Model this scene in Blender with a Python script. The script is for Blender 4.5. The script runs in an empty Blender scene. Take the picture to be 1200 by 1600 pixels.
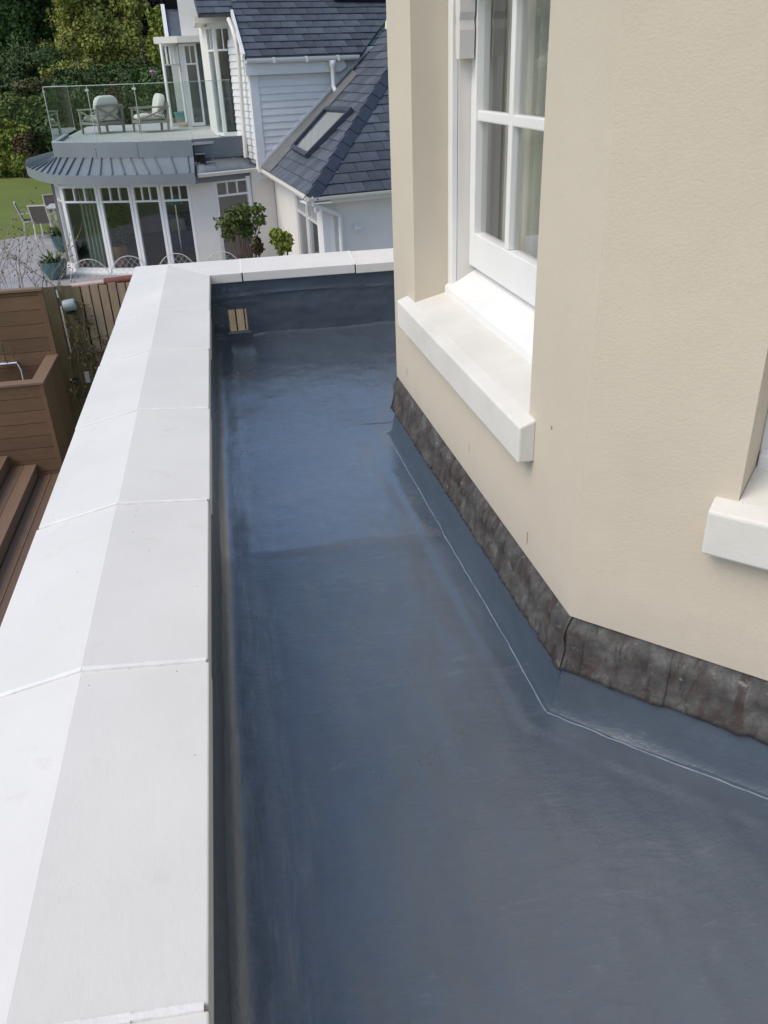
import bpy, bmesh, math, random
import numpy as np
from mathutils import Vector, Matrix, noise
random.seed(7); rng = np.random.default_rng(7)
PI = math.pi
sc = bpy.context.scene
C = sc.collection

# ------------------------------------------------------------------ camera, sky, sun, exposure
CAMZ = 4.1
YAW, PITCH, ROLL = 0.16501, 0.49594, -0.04015
FPX = 1291.1
fwd = Vector((math.sin(YAW)*math.cos(PITCH), math.cos(YAW)*math.cos(PITCH), -math.sin(PITCH)))
rgt = Vector((math.cos(YAW), -math.sin(YAW), 0)); up0 = rgt.cross(fwd)
R_ = rgt*math.cos(ROLL) + up0*math.sin(ROLL); U_ = -rgt*math.sin(ROLL) + up0*math.cos(ROLL)
cam = bpy.data.cameras.new('camera'); co = bpy.data.objects.new('camera', cam); C.objects.link(co)
m3 = Matrix((R_, U_, -fwd)).transposed(); m = m3.to_4x4(); m.translation = (0, 0, CAMZ); co.matrix_world = m
cam.sensor_fit = 'VERTICAL'; cam.sensor_height = 24.0; cam.lens = FPX/1600*24.0
cam.clip_start = 0.05; cam.clip_end = 3000
sc.camera = co
sc.cycles.transparent_max_bounces = 24

SUN_EL, SUN_AZ = math.radians(50), math.radians(-110)     # azimuth from +Y towards +X: the light comes from the left
sd = Vector((math.sin(SUN_AZ)*math.cos(SUN_EL), math.cos(SUN_AZ)*math.cos(SUN_EL), math.sin(SUN_EL)))
w = bpy.data.worlds.new('World'); sc.world = w; w.use_nodes = True
nt = w.node_tree; nt.nodes.clear()
sky = nt.nodes.new('ShaderNodeTexSky'); sky.sky_type = 'NISHITA'; sky.sun_disc = False
sky.sun_elevation = SUN_EL; sky.sun_rotation = SUN_AZ; sky.air_density = 1.0; sky.dust_density = 1.5; sky.ozone_density = 1.0
bg = nt.nodes.new('ShaderNodeBackground'); bg.inputs['Strength'].default_value = 0.15
ow = nt.nodes.new('ShaderNodeOutputWorld')
nt.links.new(sky.outputs[0], bg.inputs[0]); nt.links.new(bg.outputs[0], ow.inputs[0])
sl = bpy.data.lights.new('sun', 'SUN'); sl.energy = 1.5; sl.angle = math.radians(38); sl.color = (1, .90, .75)
so = bpy.data.objects.new('sun', sl); C.objects.link(so); so.rotation_euler = sd.to_track_quat('Z', 'Y').to_euler()
sc.view_settings.view_transform = 'Standard'; sc.view_settings.look = 'None'
sc.view_settings.exposure = 0.36; sc.view_settings.gamma = 1.0; sc.view_settings.use_curve_mapping = False

# ------------------------------------------------------------------ measuring helpers (photo point + chosen depth -> place)
CP = Vector((0, 0, CAMZ))
def ray(x, y): return R_*((x-600)/FPX) - U_*((y-800)/FPX) + fwd
def at(x, y, Y):
    d = ray(x, y); return CP + d*(Y/d.y)
def atz(x, y, z):
    d = ray(x, y); return CP + d*((z-CAMZ)/d.z)
def onp(x, y, P0, n):
    d = ray(x, y); return CP + d*((P0-CP).dot(n)/d.dot(n))
def V(*a): return Vector(a)

# ------------------------------------------------------------------ mesh builder
class MB:
    def __init__(s): s.v = []; s.f = []; s.sm = False
    def add(s, vs, fs):
        n = len(s.v); s.v += [tuple(v) for v in vs]; s.f += [tuple(i+n for i in f) for f in fs]; return s
    def box(s, a, b):
        x0, y0, z0 = a; x1, y1, z1 = b
        return s.obox(V(x0, y0, z0), V(x1-x0, 0, 0), V(0, y1-y0, 0), V(0, 0, z1-z0))
    def obox(s, o, a, b, c):
        o, a, b, c = Vector(o), Vector(a), Vector(b), Vector(c)
        vs = [o, o+a, o+a+b, o+b, o+c, o+a+c, o+a+b+c, o+b+c]
        fs = [(0, 3, 2, 1), (4, 5, 6, 7), (0, 1, 5, 4), (1, 2, 6, 5), (2, 3, 7, 6), (3, 0, 4, 7)]
        if a.cross(b).dot(c) < 0: fs = [f[::-1] for f in fs]
        return s.add(vs, fs)
    def bar(s, p, q, w_, h, upv=(0, 0, 1)):
        p, q = Vector(p), Vector(q); d = (q-p); u = Vector(upv); side = d.cross(u)
        if side.length < 1e-6: side = d.cross(Vector((1, 0, 0)))
        side.normalize(); u = side.cross(d).normalized()
        return s.obox(p - side*w_/2 - u*h/2, d, side*w_, u*h)
    def prism(s, poly, vec):
        vec = Vector(vec); n = len(poly); poly = [Vector(p) for p in poly]
        nor = Vector((0, 0, 0))
        for i in range(n): nor += poly[i].cross(poly[(i+1) % n])
        if nor.dot(vec) > 0: poly = poly[::-1]
        vs = poly + [p+vec for p in poly]
        fs = [tuple(range(n)), tuple(range(2*n-1, n-1, -1))]
        fs += [(i, i+n, (i+1) % n + n, (i+1) % n) for i in range(n)]
        return s.add(vs, fs)
    def loft(s, a, b):      # two matching cross-sections
        n = len(a); vs = list(a)+list(b)
        fs = [tuple(range(n))[::-1], tuple(range(n, 2*n))] + [(i, (i+1) % n, (i+1) % n+n, i+n) for i in range(n)]
        return s.add(vs, fs)
    def tube(s, path, r, n=8, cap=True):
        path = [Vector(p) for p in path]; rr = r if isinstance(r, (list, tuple)) else [r]*len(path)
        vs = []; pu = None
        for i, p in enumerate(path):
            d = (path[min(i+1, len(path)-1)] - path[max(i-1, 0)]).normalized()
            if pu is None: pu = d.orthogonal().normalized()
            pu = (pu - d*pu.dot(d)).normalized(); pv = d.cross(pu)
            for k in range(n):
                a = 2*PI*k/n; vs.append(p + (pu*math.cos(a)+pv*math.sin(a))*rr[i])
        fs = []
        for i in range(len(path)-1):
            for k in range(n): fs.append((i*n+k, i*n+(k+1) % n, (i+1)*n+(k+1) % n, (i+1)*n+k))
        if cap: fs += [tuple(range(n))[::-1], tuple(range((len(path)-1)*n, len(path)*n))]
        s.sm = True
        return s.add(vs, fs)
    def lathe(s, prof, c=(0, 0, 0), n=24):
        c = Vector(c); vs = []
        for r, z in prof:
            for k in range(n): a = 2*PI*k/n; vs.append(c+V(r*math.cos(a), r*math.sin(a), z))
        fs = []
        for i in range(len(prof)-1):
            for k in range(n): fs.append((i*n+k, i*n+(k+1) % n, (i+1)*n+(k+1) % n, (i+1)*n+k))
        s.sm = True
        return s.add(vs, fs)
    def grid(s, fn, nu, nv):
        vs = [fn(i/(nu), j/(nv)) for j in range(nv+1) for i in range(nu+1)]
        fs = [(j*(nu+1)+i, j*(nu+1)+i+1, (j+1)*(nu+1)+i+1, (j+1)*(nu+1)+i) for j in range(nv) for i in range(nu)]
        s.sm = True
        return s.add(vs, fs)
    def build(s, name, mat, parent=None, bevel=0, kind=None, smooth=None, solid=0):
        me = bpy.data.meshes.new(name); me.from_pydata(s.v, [], s.f); me.update()
        if (s.sm if smooth is None else smooth):
            me.polygons.foreach_set('use_smooth', [True]*len(me.polygons))
            try: me.set_sharp_from_angle(angle=math.radians(40))
            except Exception: pass
        o = bpy.data.objects.new(name, me); C.objects.link(o)
        me.materials.append(mat)
        if parent: par(o, parent)
        if bevel:
            b = o.modifiers.new('bevel', 'BEVEL'); b.width = bevel; b.segments = 2; b.limit_method = 'ANGLE'; b.angle_limit = math.radians(30)
        if solid:
            b = o.modifiers.new('solid', 'SOLIDIFY'); b.thickness = solid; b.offset = -1
        if kind: o['kind'] = kind
        return o
def wmat(o):
    mm = Matrix.Translation(o.location) @ o.rotation_euler.to_matrix().to_4x4()
    if o.parent: mm = wmat(o.parent) @ o.matrix_parent_inverse @ mm
    return mm
def par(o, p): o.parent = p; o.matrix_parent_inverse = wmat(p).inverted()
def tag(o, label=None, cat=None, group=None, kind=None):
    if label: o['label'] = label
    if cat: o['category'] = cat
    if group: o['group'] = group
    if kind: o['kind'] = kind
    return o
def thing(name, label, cat, loc=(0, 0, 0), group=None):
    o = bpy.data.objects.new(name, None); C.objects.link(o); o.location = loc; o.empty_display_size = .2
    return tag(o, label, cat, group)
def kids(o): return [c for c in bpy.data.objects if c.parent == o]
def copy_tree(o, parent=None):
    c = o.copy(); C.objects.link(c)
    if parent: c.parent = parent
    for ch in kids(o): copy_tree(ch, c)
    return c
def clip(poly, P, n):       # keep the side n.(x-P) >= 0 of a polygon
    out = []
    for i in range(len(poly)):
        a, b = poly[i], poly[(i+1) % len(poly)]; da, db = n.dot(a-P), n.dot(b-P)
        if da >= 0: out.append(a)
        if (da >= 0) != (db >= 0): out.append(a + (b-a)*(da/(da-db)))
    return out

# ------------------------------------------------------------------ materials
MATS = {}
class NB:
    def __init__(s, name):
        s.m = bpy.data.materials.new(name); s.m.use_nodes = True; s.t = s.m.node_tree; s.t.nodes.clear()
        s.out = s.n('ShaderNodeOutputMaterial'); s.p = s.n('ShaderNodeBsdfPrincipled'); s.l(s.p.outputs[0], s.out.inputs[0])
        s.co = s.n('ShaderNodeTexCoord').outputs['Object']; MATS[name] = s.m
    def n(s, ty, **k):
        o = s.t.nodes.new(ty)
        for a, b in k.items(): setattr(o, a, b)
        return o
    def l(s, a, b): s.t.links.new(a, b)
    def noise(s, scale, detail=4, rough=.55, stretch=None, co=None, dist=0):
        c = co or s.co
        if stretch:
            mp = s.n('ShaderNodeMapping'); mp.inputs['Scale'].default_value = stretch; s.l(c, mp.inputs[0]); c = mp.outputs[0]
        o = s.n('ShaderNodeTexNoise'); o.inputs['Scale'].default_value = scale; o.inputs['Detail'].default_value = detail
        o.inputs['Roughness'].default_value = rough; o.inputs['Distortion'].default_value = dist; s.l(c, o.inputs['Vector']); return o.outputs['Fac']
    def ramp(s, fac, stops):
        o = s.n('ShaderNodeValToRGB'); e = o.color_ramp.elements
        while len(e) < len(stops): e.new(.5)
        for i, (p, c) in enumerate(stops):
            e[i].position = p; e[i].color = (c, c, c, 1) if isinstance(c, (int, float)) else (*c, 1)
        s.l(fac, o.inputs[0]); return o.outputs[0]
    def mix(s, fac, a, b, mode='MIX'):
        o = s.n('ShaderNodeMix', data_type='RGBA', blend_type=mode)
        for v, i in ((fac, 0), (a, 6), (b, 7)):
            if isinstance(v, (int, float)): o.inputs[i].default_value = v
            elif isinstance(v, tuple): o.inputs[i].default_value = (*v, 1)
            else: s.l(v, o.inputs[i])
        return o.outputs[2]
    def math(s, op, a, b=0.0, c=None):
        o = s.n('ShaderNodeMath', operation=op)
        for i, v in enumerate((a, b) if c is None else (a, b, c)):
            if isinstance(v, (int, float)): o.inputs[i].default_value = v
            else: s.l(v, o.inputs[i])
        return o.outputs[0]
    def col(s, v):
        if isinstance(v, tuple): s.p.inputs['Base Color'].default_value = (*v, 1)
        else: s.l(v, s.p.inputs['Base Color'])
        return s
    def rough(s, v):
        if isinstance(v, (int, float)): s.p.inputs['Roughness'].default_value = v
        else: s.l(v, s.p.inputs['Roughness'])
        return s
    def bump(s, *hs):
        prev = None
        for h, st, d in hs:
            b = s.n('ShaderNodeBump'); b.inputs['Strength'].default_value = st; b.inputs['Distance'].default_value = d; s.l(h, b.inputs['Height'])
            if prev: s.l(prev, b.inputs['Normal'])
            prev = b.outputs[0]
        s.l(prev, s.p.inputs['Normal'])
        if s.p.inputs['Coat Weight'].default_value > 0: s.l(prev, s.p.inputs['Coat Normal'])
        return s
    def rnd(s): return s.n('ShaderNodeObjectInfo').outputs['Random']
    def sep(s):
        o = s.n('ShaderNodeSeparateXYZ'); s.l(s.co, o.inputs[0]); return o.outputs

def simple(name, a, b=None, scale=6, rough=.6, bump=0, bscale=60, stretch=None, vary=0, metal=0, bd=.004):
    k = NB(name); b = b or tuple(x*.8 for x in a)
    f = k.ramp(k.noise(scale, 5, .6, stretch), [(.3, b), (.7, a)])
    if vary:
        v = k.math('MULTIPLY_ADD', k.rnd(), vary, 1-vary/2)
        f = k.mix(1.0, f, v, 'MULTIPLY')
    k.col(f).rough(rough); k.p.inputs['Metallic'].default_value = metal
    if bump: k.bump((k.noise(bscale, 4, .6, stretch), bump, bd))
    return k.m

# painted white coping: brush marks, sparse dirt specks
def m_coping():
    k = NB('white_coping_paint')
    base = k.ramp(k.noise(2.2, 5, .6), [(.25, (.645, .64, .62)), (.75, (.735, .73, .71))])
    stain = k.ramp(k.noise(9, 6, .7), [(.60, 0), (.78, 1)])
    base = k.mix(k.math('MULTIPLY', stain, .40), base, (.52, .49, .43))
    vo = k.n('ShaderNodeTexVoronoi', feature='F1'); vo.inputs['Scale'].default_value = 26; k.l(k.co, vo.inputs['Vector'])
    sp = k.ramp(vo.outputs['Distance'], [(.035, 1), (.06, 0)])
    cs = k.n('ShaderNodeSeparateColor'); k.l(vo.outputs['Color'], cs.inputs[0])
    pick = k.math('GREATER_THAN', cs.outputs[0], .70)
    base = k.mix(k.math('MULTIPLY', k.math('MULTIPLY', sp, pick), .75), base, (.22, .19, .17))
    k.col(base).rough(.55)
    k.bump((k.noise(5, 3, .5), .25, .01), (k.noise(70, 4, .65, (1, .3, 1)), .16, .003), (k.noise(420, 2, .6), .18, .001))
    return k.m
M_cop = m_coping()
# cream masonry paint over fine render
def m_cream():
    k = NB('cream_render')
    b = k.ramp(k.noise(1.3, 4, .6), [(.3, (.545, .481, .384)), (.7, (.60, .533, .432))])
    st = k.ramp(k.noise(7, 6, .7, (1, 1, .25)), [(.62, 0), (.85, 1)])
    b = k.mix(k.math('MULTIPLY', st, .22), b, (.42, .38, .30))
    x, y, z = k.sep()
    low = k.n('ShaderNodeMapRange'); low.inputs['From Min'].default_value = 3.20; low.inputs['From Max'].default_value = 3.08; k.l(k.math('MULTIPLY_ADD', k.noise(12, 5, .7, (1, 1, .4)), .22, z), low.inputs['Value'])
    b = k.mix(k.math('MULTIPLY', low.outputs[0], .22), b, (.36, .33, .27))
    k.col(b).rough(.75)
    k.bump((k.noise(7, 3, .5), .25, .01), (k.noise(120, 4, .65, (1, 1, 1.6)), .28, .0028), (k.noise(330, 2, .6), .2, .001))
    return k.m
M_cream = m_cream()
# liquid roof membrane
def m_membrane(name='blue_grey_membrane', coat=True):
    k = NB(name)
    n1 = k.noise(1.7, 5, .6); n2 = k.noise(9, 6, .65, (1, .35, 1), dist=.6)
    b = k.ramp(n1, [(.28, (.050, .070, .098)), (.72, (.072, .095, .126))])
    b = k.mix(k.ramp(n2, [(.35, 0), (.75, .5)]), b, (.085, .115, .155))
    ch = k.ramp(k.noise(26, 6, .75, (1, .5, 1), dist=1.2), [(.63, 0), (.80, .40)])
    b = k.mix(ch, b, (.16, .19, .23))
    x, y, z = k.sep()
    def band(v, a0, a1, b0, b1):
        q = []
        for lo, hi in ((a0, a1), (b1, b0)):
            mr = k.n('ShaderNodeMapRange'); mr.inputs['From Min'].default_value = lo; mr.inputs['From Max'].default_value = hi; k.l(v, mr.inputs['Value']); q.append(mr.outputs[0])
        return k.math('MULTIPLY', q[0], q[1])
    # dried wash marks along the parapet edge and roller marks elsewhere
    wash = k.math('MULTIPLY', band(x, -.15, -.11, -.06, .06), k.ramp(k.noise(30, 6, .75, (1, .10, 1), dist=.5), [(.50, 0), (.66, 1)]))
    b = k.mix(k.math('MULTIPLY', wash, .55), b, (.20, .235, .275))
    roll = k.ramp(k.noise(20, 6, .78, (.30, 1, 1), dist=1.5), [(.57, 0), (.70, 1)])
    b = k.mix(k.math('MULTIPLY', roll, .22), b, (.19, .22, .26))
    nick = k.ramp(k.noise(55, 3, .6, dist=.3), [(.74, 0), (.77, 1)])
    b = k.mix(k.math('MULTIPLY', nick, .5), b, (.26, .29, .33))
    k.col(b)
    k.rough(k.ramp(k.math('ADD', k.math('MULTIPLY', k.noise(2.3, 5, .6, dist=.5), .7), k.math('MULTIPLY', k.noise(14, 5, .65, (1, .5, 1)), .3)), [(.33, .22), (.62, .42)]))
    k.p.inputs['Specular IOR Level'].default_value = .6
    if coat: k.p.inputs['Coat Weight'].default_value = 1.0; k.p.inputs['Coat IOR'].default_value = 2.3; k.l(k.ramp(k.noise(3.1, 6, .65, dist=.8), [(.36, .04), (.64, .18)]), k.p.inputs['Coat Roughness']); sy = k.n('ShaderNodeMapRange'); sy.inputs['From Min'].default_value = 2.27; sy.inputs['From Max'].default_value = 2.33; sy.inputs['To Min'].default_value = .5; sy.inputs['To Max'].default_value = 1.0; k.l(k.sep()[1], sy.inputs['Value']); k.l(sy.outputs[0], k.p.inputs['Coat Weight'])
    k.bump((k.noise(4.5, 3, .5), .3, .012), (k.noise(13, 5, .62, (.55, 1, 1), dist=1.2), .45, .005), (k.noise(48, 6, .72, (.5, 1, 1), dist=.9), .6, .0026), (k.noise(230, 4, .65), .4, .001))
    return k.m
M_mem = m_membrane(); M_mem2 = m_membrane('matt_membrane_upstand', False)
def m_lead():
    k = NB('weathered_lead')
    b = k.ramp(k.noise(16, 6, .7), [(.3, (.036, .032, .030)), (.52, (.080, .077, .072)), (.8, (.18, .18, .17))])
    br = k.ramp(k.noise(11, 6, .7, (1, 1, .55), dist=.8), [(.52, 0), (.60, 1)])
    b = k.mix(k.math('MULTIPLY', br, .85), b, (.05, .032, .027))
    stv = k.ramp(k.noise(34, 5, .7, (1, 1, .12)), [(.56, 0), (.66, 1)])
    b = k.mix(k.math('MULTIPLY', stv, .7), b, (.030, .024, .024))
    wh = k.ramp(k.noise(38, 6, .75, dist=.5), [(.60, 0), (.70, 1)])
    b = k.mix(k.math('MULTIPLY', wh, .45), b, (.42, .41, .38))
    k.col(b).rough(.62); k.bump((k.noise(30, 5, .65), .5, .006), (k.noise(140, 4, .6), .3, .002))
    return k.m
M_lead = m_lead()
M_upvc = simple('white_window_paint', (.80, .80, .79), (.74, .74, .73), 4, .32, .08, 40)
M_jamb = simple('aged_white_paint', (.72, .69, .66), (.66, .63, .60), 4, .45, .1, 40)
M_sill = simple('white_stone_sill', (.72, .70, .65), (.63, .61, .56), 6, .6, .3, 120, bd=.002)
M_mort = simple('white_joint_filler', (.82, .82, .82), (.72, .72, .71), 20, .6, .3, 90)
M_bead = simple('chalky_sealant', (.26, .30, .35), (.12, .16, .21), 22, .6, .3, 90)
M_whr = simple('white_house_render', (.78, .755, .71), (.71, .685, .64), 1.5, .75, .2, 90)
M_board = simple('pale_cladding_board', (.74, .745, .75), (.68, .69, .70), 3, .6, .15, 40, (1, 1, 6), .06)
M_trim = simple('white_trim', (.78, .78, .78), (.72, .72, .72), 4, .4)
M_gut = simple('cream_gutter', (.74, .72, .66), (.66, .63, .56), 4, .4)
def m_slate():
    k = NB('slate_tile')
    b = k.ramp(k.noise(5, 5, .6), [(.3, (.060, .070, .088)), (.7, (.095, .107, .128))])
    v = k.math('MULTIPLY_ADD', k.rnd(), .55, .74); b = k.mix(1.0, b, v, 'MULTIPLY')
    k.col(b).rough(.5); k.bump((k.noise(18, 5, .6), .4, .01)); return k.m
M_slate = m_slate()
M_hip = simple('dark_hip_tile', (.040, .047, .07), (.03, .036, .055), 5, .5, .2, 30, vary=.3)
M_zinc = simple('grey_zinc', (.20, .23, .25), (.165, .19, .21), 1.2, .45, .1, 20)
M_zinc2 = simple('grey_zinc_seam', (.16, .185, .205), (.13, .15, .17), 2, .45)
M_leadv = simple('grey_valley_lead', (.16, .165, .165), (.11, .115, .115), 6, .6, .3, 30)
M_deckst = simple('pale_terrace_paving', (.50, .49, .46), (.42, .41, .39), 1.5, .7)
M_black = simple('black_plastic', (.012, .012, .014), None, 5, .5)
M_navy = simple('navy_panel', (.012, .014, .035), None, 5, .3)
M_floor = simple('interior_floor', (.10, .075, .06), (.07, .05, .04), 6, .5, stretch=(8, 1, 1))
M_intw = simple('interior_wall', (.26, .25, .23), None, 2, .8)
M_curt = simple('sage_curtain', (.30, .36, .28), (.24, .30, .22), 5, .85)
M_curt2 = simple('linen_curtain', (.74, .73, .68), (.64, .63, .58), 9, .85, .2, 200)
M_teal = simple('teal_lampshade', (.10, .42, .40), None, 5, .6)
def m_glass(name, tint, ior=1.5, rough=0.0):
    k = NB(name); k.t.nodes.remove(k.p)
    tr = k.n('ShaderNodeBsdfTransparent'); tr.inputs[0].default_value = (*tint, 1)
    gl = k.n('ShaderNodeBsdfGlossy'); gl.inputs['Roughness'].default_value = rough; gl.inputs[0].default_value = (.95, .97, 1, 1)
    fr = k.n('ShaderNodeFresnel'); fr.inputs[0].default_value = ior
    bf = k.n('ShaderNodeNewGeometry').outputs['Backfacing']; fac = k.math('MULTIPLY', fr.outputs[0], k.math('SUBTRACT', 1.0, bf))
    mx = k.n('ShaderNodeMixShader'); k.l(fac, mx.inputs[0]); k.l(tr.outputs[0], mx.inputs[1]); k.l(gl.outputs[0], mx.inputs[2]); k.l(mx.outputs[0], k.out.inputs[0])
    return k.m
M_glass = m_glass('window_glass', (.87, .88, .87), 1.85)
M_balus = m_glass('balustrade_glass', (.91, .955, .94), 1.62)
M_gedge = simple('polished_glass_edge', (.52, .62, .58), None, 3, .25)
M_clamp = simple('steel_clamp', (.55, .56, .57), None, 5, .3, metal=.8)
def m_wood(name, a, b, rough=.6, vary=.25, grain=(1, 9, 9), bump=.3):
    k = NB(name)
    c = k.ramp(k.noise(5, 6, .65, grain, dist=.4), [(.28, b), (.72, a)])
    v = k.math('MULTIPLY_ADD', k.rnd(), vary, 1-vary/2); c = k.mix(1.0, c, v, 'MULTIPLY')
    k.col(c).rough(rough); k.bump((k.noise(14, 5, .6, grain), bump, .004)); return k.m
M_comp = m_wood('brown_composite_board', (.190, .112, .062), (.150, .084, .045), .6, .32)
M_compy = m_wood('brown_composite_decking', (.20, .128, .086), (.155, .096, .062), .6, .3, (9, 1, 9))
M_ledge = m_wood('brown_composite_ledge', (.25, .16, .105), (.205, .128, .082), .6, .1)
M_fence = m_wood('weathered_fence_slat', (.42, .32, .225), (.29, .215, .145), .8, .3, (9, 9, 1))
M_fence2 = m_wood('mossy_fence_slat', (.20, .165, .095), (.125, .105, .058), .85, .3, (9, 9, 1))
M_red = simple('faded_red_canvas', (.22, .075, .052), (.15, .05, .038), 14, .8)
M_pink = simple('pale_pink_pole', (.56, .42, .38), (.46, .34, .30), 12, .6)
M_lamp = simple('pale_blue_lamp_body', (.36, .42, .46), (.30, .36, .40), 8, .5)
M_wire = simple('white_wire', (.66, .66, .64), (.5, .5, .48), 30, .5)
M_chrome = simple('chrome', (.75, .75, .74), None, 5, .18, metal=1)
M_teak = m_wood('grey_teak', (.27, .255, .235), (.20, .19, .172), .7, .1)
M_cush = simple('cream_cushion', (.66, .645, .60), (.58, .565, .52), 12, .9, .2, 200)
M_sling = simple('taupe_sling', (.14, .12, .105), (.11, .095, .085), 30, .8)
M_alu = simple('pale_aluminium', (.66, .63, .57), (.58, .55, .50), 8, .4)
M_tabl = simple('grey_table_top', (.56, .57, .59), None, 3, .4)
M_pot = simple('teal_glazed_pot', (.085, .165, .175), (.055, .115, .125), 7, .35, .2, 30)
M_turq = simple('turquoise_glaze', (.04, .26, .29), (.03, .2, .23), 9, .35)
M_terr = simple('terracotta', (.42, .22, .12), (.34, .17, .09), 9, .7)
M_lilac = simple('lilac_flower', (.50, .36, .55), (.38, .24, .44), 12, .7)
def m_leaf(name, a, b, rough=.6):
    k = NB(name); c = k.ramp(k.noise(1.1, 4, .7), [(.25, b), (.75, a)])
    c2 = k.ramp(k.noise(9, 3, .7), [(.2, .65), (.8, 1.25)])
    k.col(k.mix(1.0, c, c2, 'MULTIPLY')).rough(rough)
    k.p.inputs['Specular IOR Level'].default_value = .25
    return k.m
L_dark = m_leaf('dark_tree_leaves', (.105, .175, .055), (.060, .115, .038))
L_mid = m_leaf('yellow_green_leaves', (.30, .31, .07), (.19, .21, .048))
L_hed = m_leaf('hedge_leaves', (.15, .195, .055), (.085, .13, .036))
L_clip = m_leaf('clipped_hedge_leaves', (.12, .185, .035), (.075, .13, .024))
L_brt = m_leaf('bright_shrub_leaves', (.25, .29, .055), (.15, .19, .035))
L_red = m_leaf('russet_shrub_leaves', (.125, .085, .045), (.08, .065, .03))
L_oliv = m_leaf('olive_shrub_leaves', (.115, .120, .045), (.075, .08, .03))
L_oliv2 = m_leaf('evergreen_shrub_leaves', (.115, .155, .035), (.055, .085, .02))
L_sh = m_leaf('deep_green_shrub_leaves', (.080, .125, .040), (.045, .078, .026))
L_purp = m_leaf('dark_purple_leaves', (.030, .024, .024), (.018, .018, .016))
L_pot = m_leaf('pot_plant_leaves', (.075, .145, .026), (.035, .08, .016))
M_bark = simple('bark', (.10, .08, .06), (.06, .05, .04), 20, .9, .5, 40)
M_twig = simple('pale_dry_twig', (.40, .33, .25), (.26, .20, .15), 30, .9)
def m_lawn():
    k = NB('lawn_grass')
    b = k.ramp(k.noise(.35, 5, .6), [(.3, (.12, .16, .022)), (.7, (.16, .20, .032))])
    f = k.ramp(k.noise(22, 5, .75), [(.25, .72), (.75, 1.25)])
    k.col(k.mix(1.0, b, f, 'MULTIPLY')).rough(.9); k.bump((k.noise(60, 4, .7), .8, .03)); return k.m
M_lawn = m_lawn()
def m_patio():
    k = NB('pale_stone_paving')
    br = k.n('ShaderNodeTexBrick'); br.inputs['Scale'].default_value = 1.0; br.inputs['Mortar Size'].default_value = .008
    br.inputs['Brick Width'].default_value = .9; br.inputs['Row Height'].default_value = .6
    br.inputs['Color1'].default_value = (.36, .355, .37, 1); br.inputs['Color2'].default_value = (.30, .295, .31, 1); br.inputs['Mortar'].default_value = (.22, .21, .21, 1)
    k.l(k.co, br.inputs['Vector'])
    f = k.ramp(k.noise(6, 6, .7), [(.25, .8), (.75, 1.15)])
    k.col(k.mix(1.0, br.outputs['Color'], f, 'MULTIPLY')).rough(.8); return k.m
M_pat = m_patio()

# ================================================================== ground
STEPY = 11.55
mb = MB(); g0, g1 = -.24, -.03
xs = [-900, -60, -8, 0, 12, 60, 900]; ys = [(-900, g0), (-20, g0), (STEPY, g0), (STEPY+.02, g1), (30, g1), (60, g1), (140, g1), (1500, g1)]
vs = [(x, y, z) for (y, z) in ys for x in xs]; n = len(xs)
mb.add(vs, [(j*n+i, j*n+i+1, (j+1)*n+i+1, (j+1)*n+i) for j in range(len(ys)-1) for i in range(n-1)])
tag(mb.build('lawn', M_lawn), kind='structure')
# patio: a raised sheet of pale paving with a curved lawn edge
edge = [(-7.6, STEPY+.05), (-7.6, 24.5), (-7.1, 25.9), (-6.45, 26.7), (-5.75, 27.2), (-4.9, 27.5), (-3.9, 27.6), (3, 27.6), (6, 22), (6, STEPY+.05)]
tag(MB().prism([V(x, y, -.14) for x, y in edge], (0, 0, .14)).build('patio', M_pat), kind='structure')

# ================================================================== own roof: flat roof with membrane
RZ = 2.73; XW = -.150; YF = 4.83
Pf = V(.600, 3.150, 0); Cn = V(.655, 1.435, 0)
u1 = (Pf-Cn).normalized(); LEN1 = (Pf-Cn).length; n1 = V(-u1.y, u1.x, 0)          # bay front: outward normal towards the parapet
if n1.x > 0: n1 = -n1
u2 = V(.70711, -.70711, 0); n2 = V(-.70711, -.70711, 0); LEN2 = 1.2; Dn = Cn + u2*LEN2
u3 = V(.70711, .70711, 0); n3 = V(-.70711, .70711, 0); Gn = Pf + u3*LEN2
roof = thing('flat_roof', 'narrow flat roof coated in glossy blue-grey membrane between white parapet and cream bay', 'roof', (0, 2, RZ))
def roof_z(x, y):
    z = RZ + .010*noise.noise(V(x*2.2, y*1.6, 3)) + .0035*noise.noise(V(x*9, y*5, 8)) + .0016*noise.noise(V(x*26, y*13, 5))
    d = x-XW                                                             # cove against the parapet, laid as a strip with its own edge
    if d < .10: z += .003 + (.030*(1-d/.035)**2 if d < .035 else 0)
    elif d < .112: z += .003*(1-(d-.10)/.012)
    b = (V(x, y, 0)-Cn).dot(n1)+.012*noise.noise(V(y*4, 0, 3)); b2 = (V(x, y, 0)-Cn).dot(n2)+.012*noise.noise(V(y*4, 0, 3))
    b = max(b, b2) if y < 1.6 else b
    z += .004*min(1, max(0, (.125-b)/.012)) if y < 3.3 else 0
    e = YF-y
    if e < .05: z += .022*(1-e/.05)**2
    lf = min(1, max(0, (x+.11)/.10)); yl = 2.31+.012*noise.noise(V(x*5, 0, 9)); lf *= lf*(3-2*lf)
    if y > yl: z += lf*.008*max(0, 1-(y-yl)/.5)
    elif y > yl-.010: z += lf*.008*(y-yl+.010)/.010
    if y > 3.9 and x < .14: z -= .012*min(1, (y-3.9)/.6)*min(1, (.14-x)/.1)
    return z
mb = MB().grid(lambda a, b: V(XW-.01+a*1.75, -2.2+b*(YF+2.21), roof_z(XW-.01+a*1.75, -2.2+b*(YF+2.21))), 150, 520)
mb.build('membrane', M_mem, roof)
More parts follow.
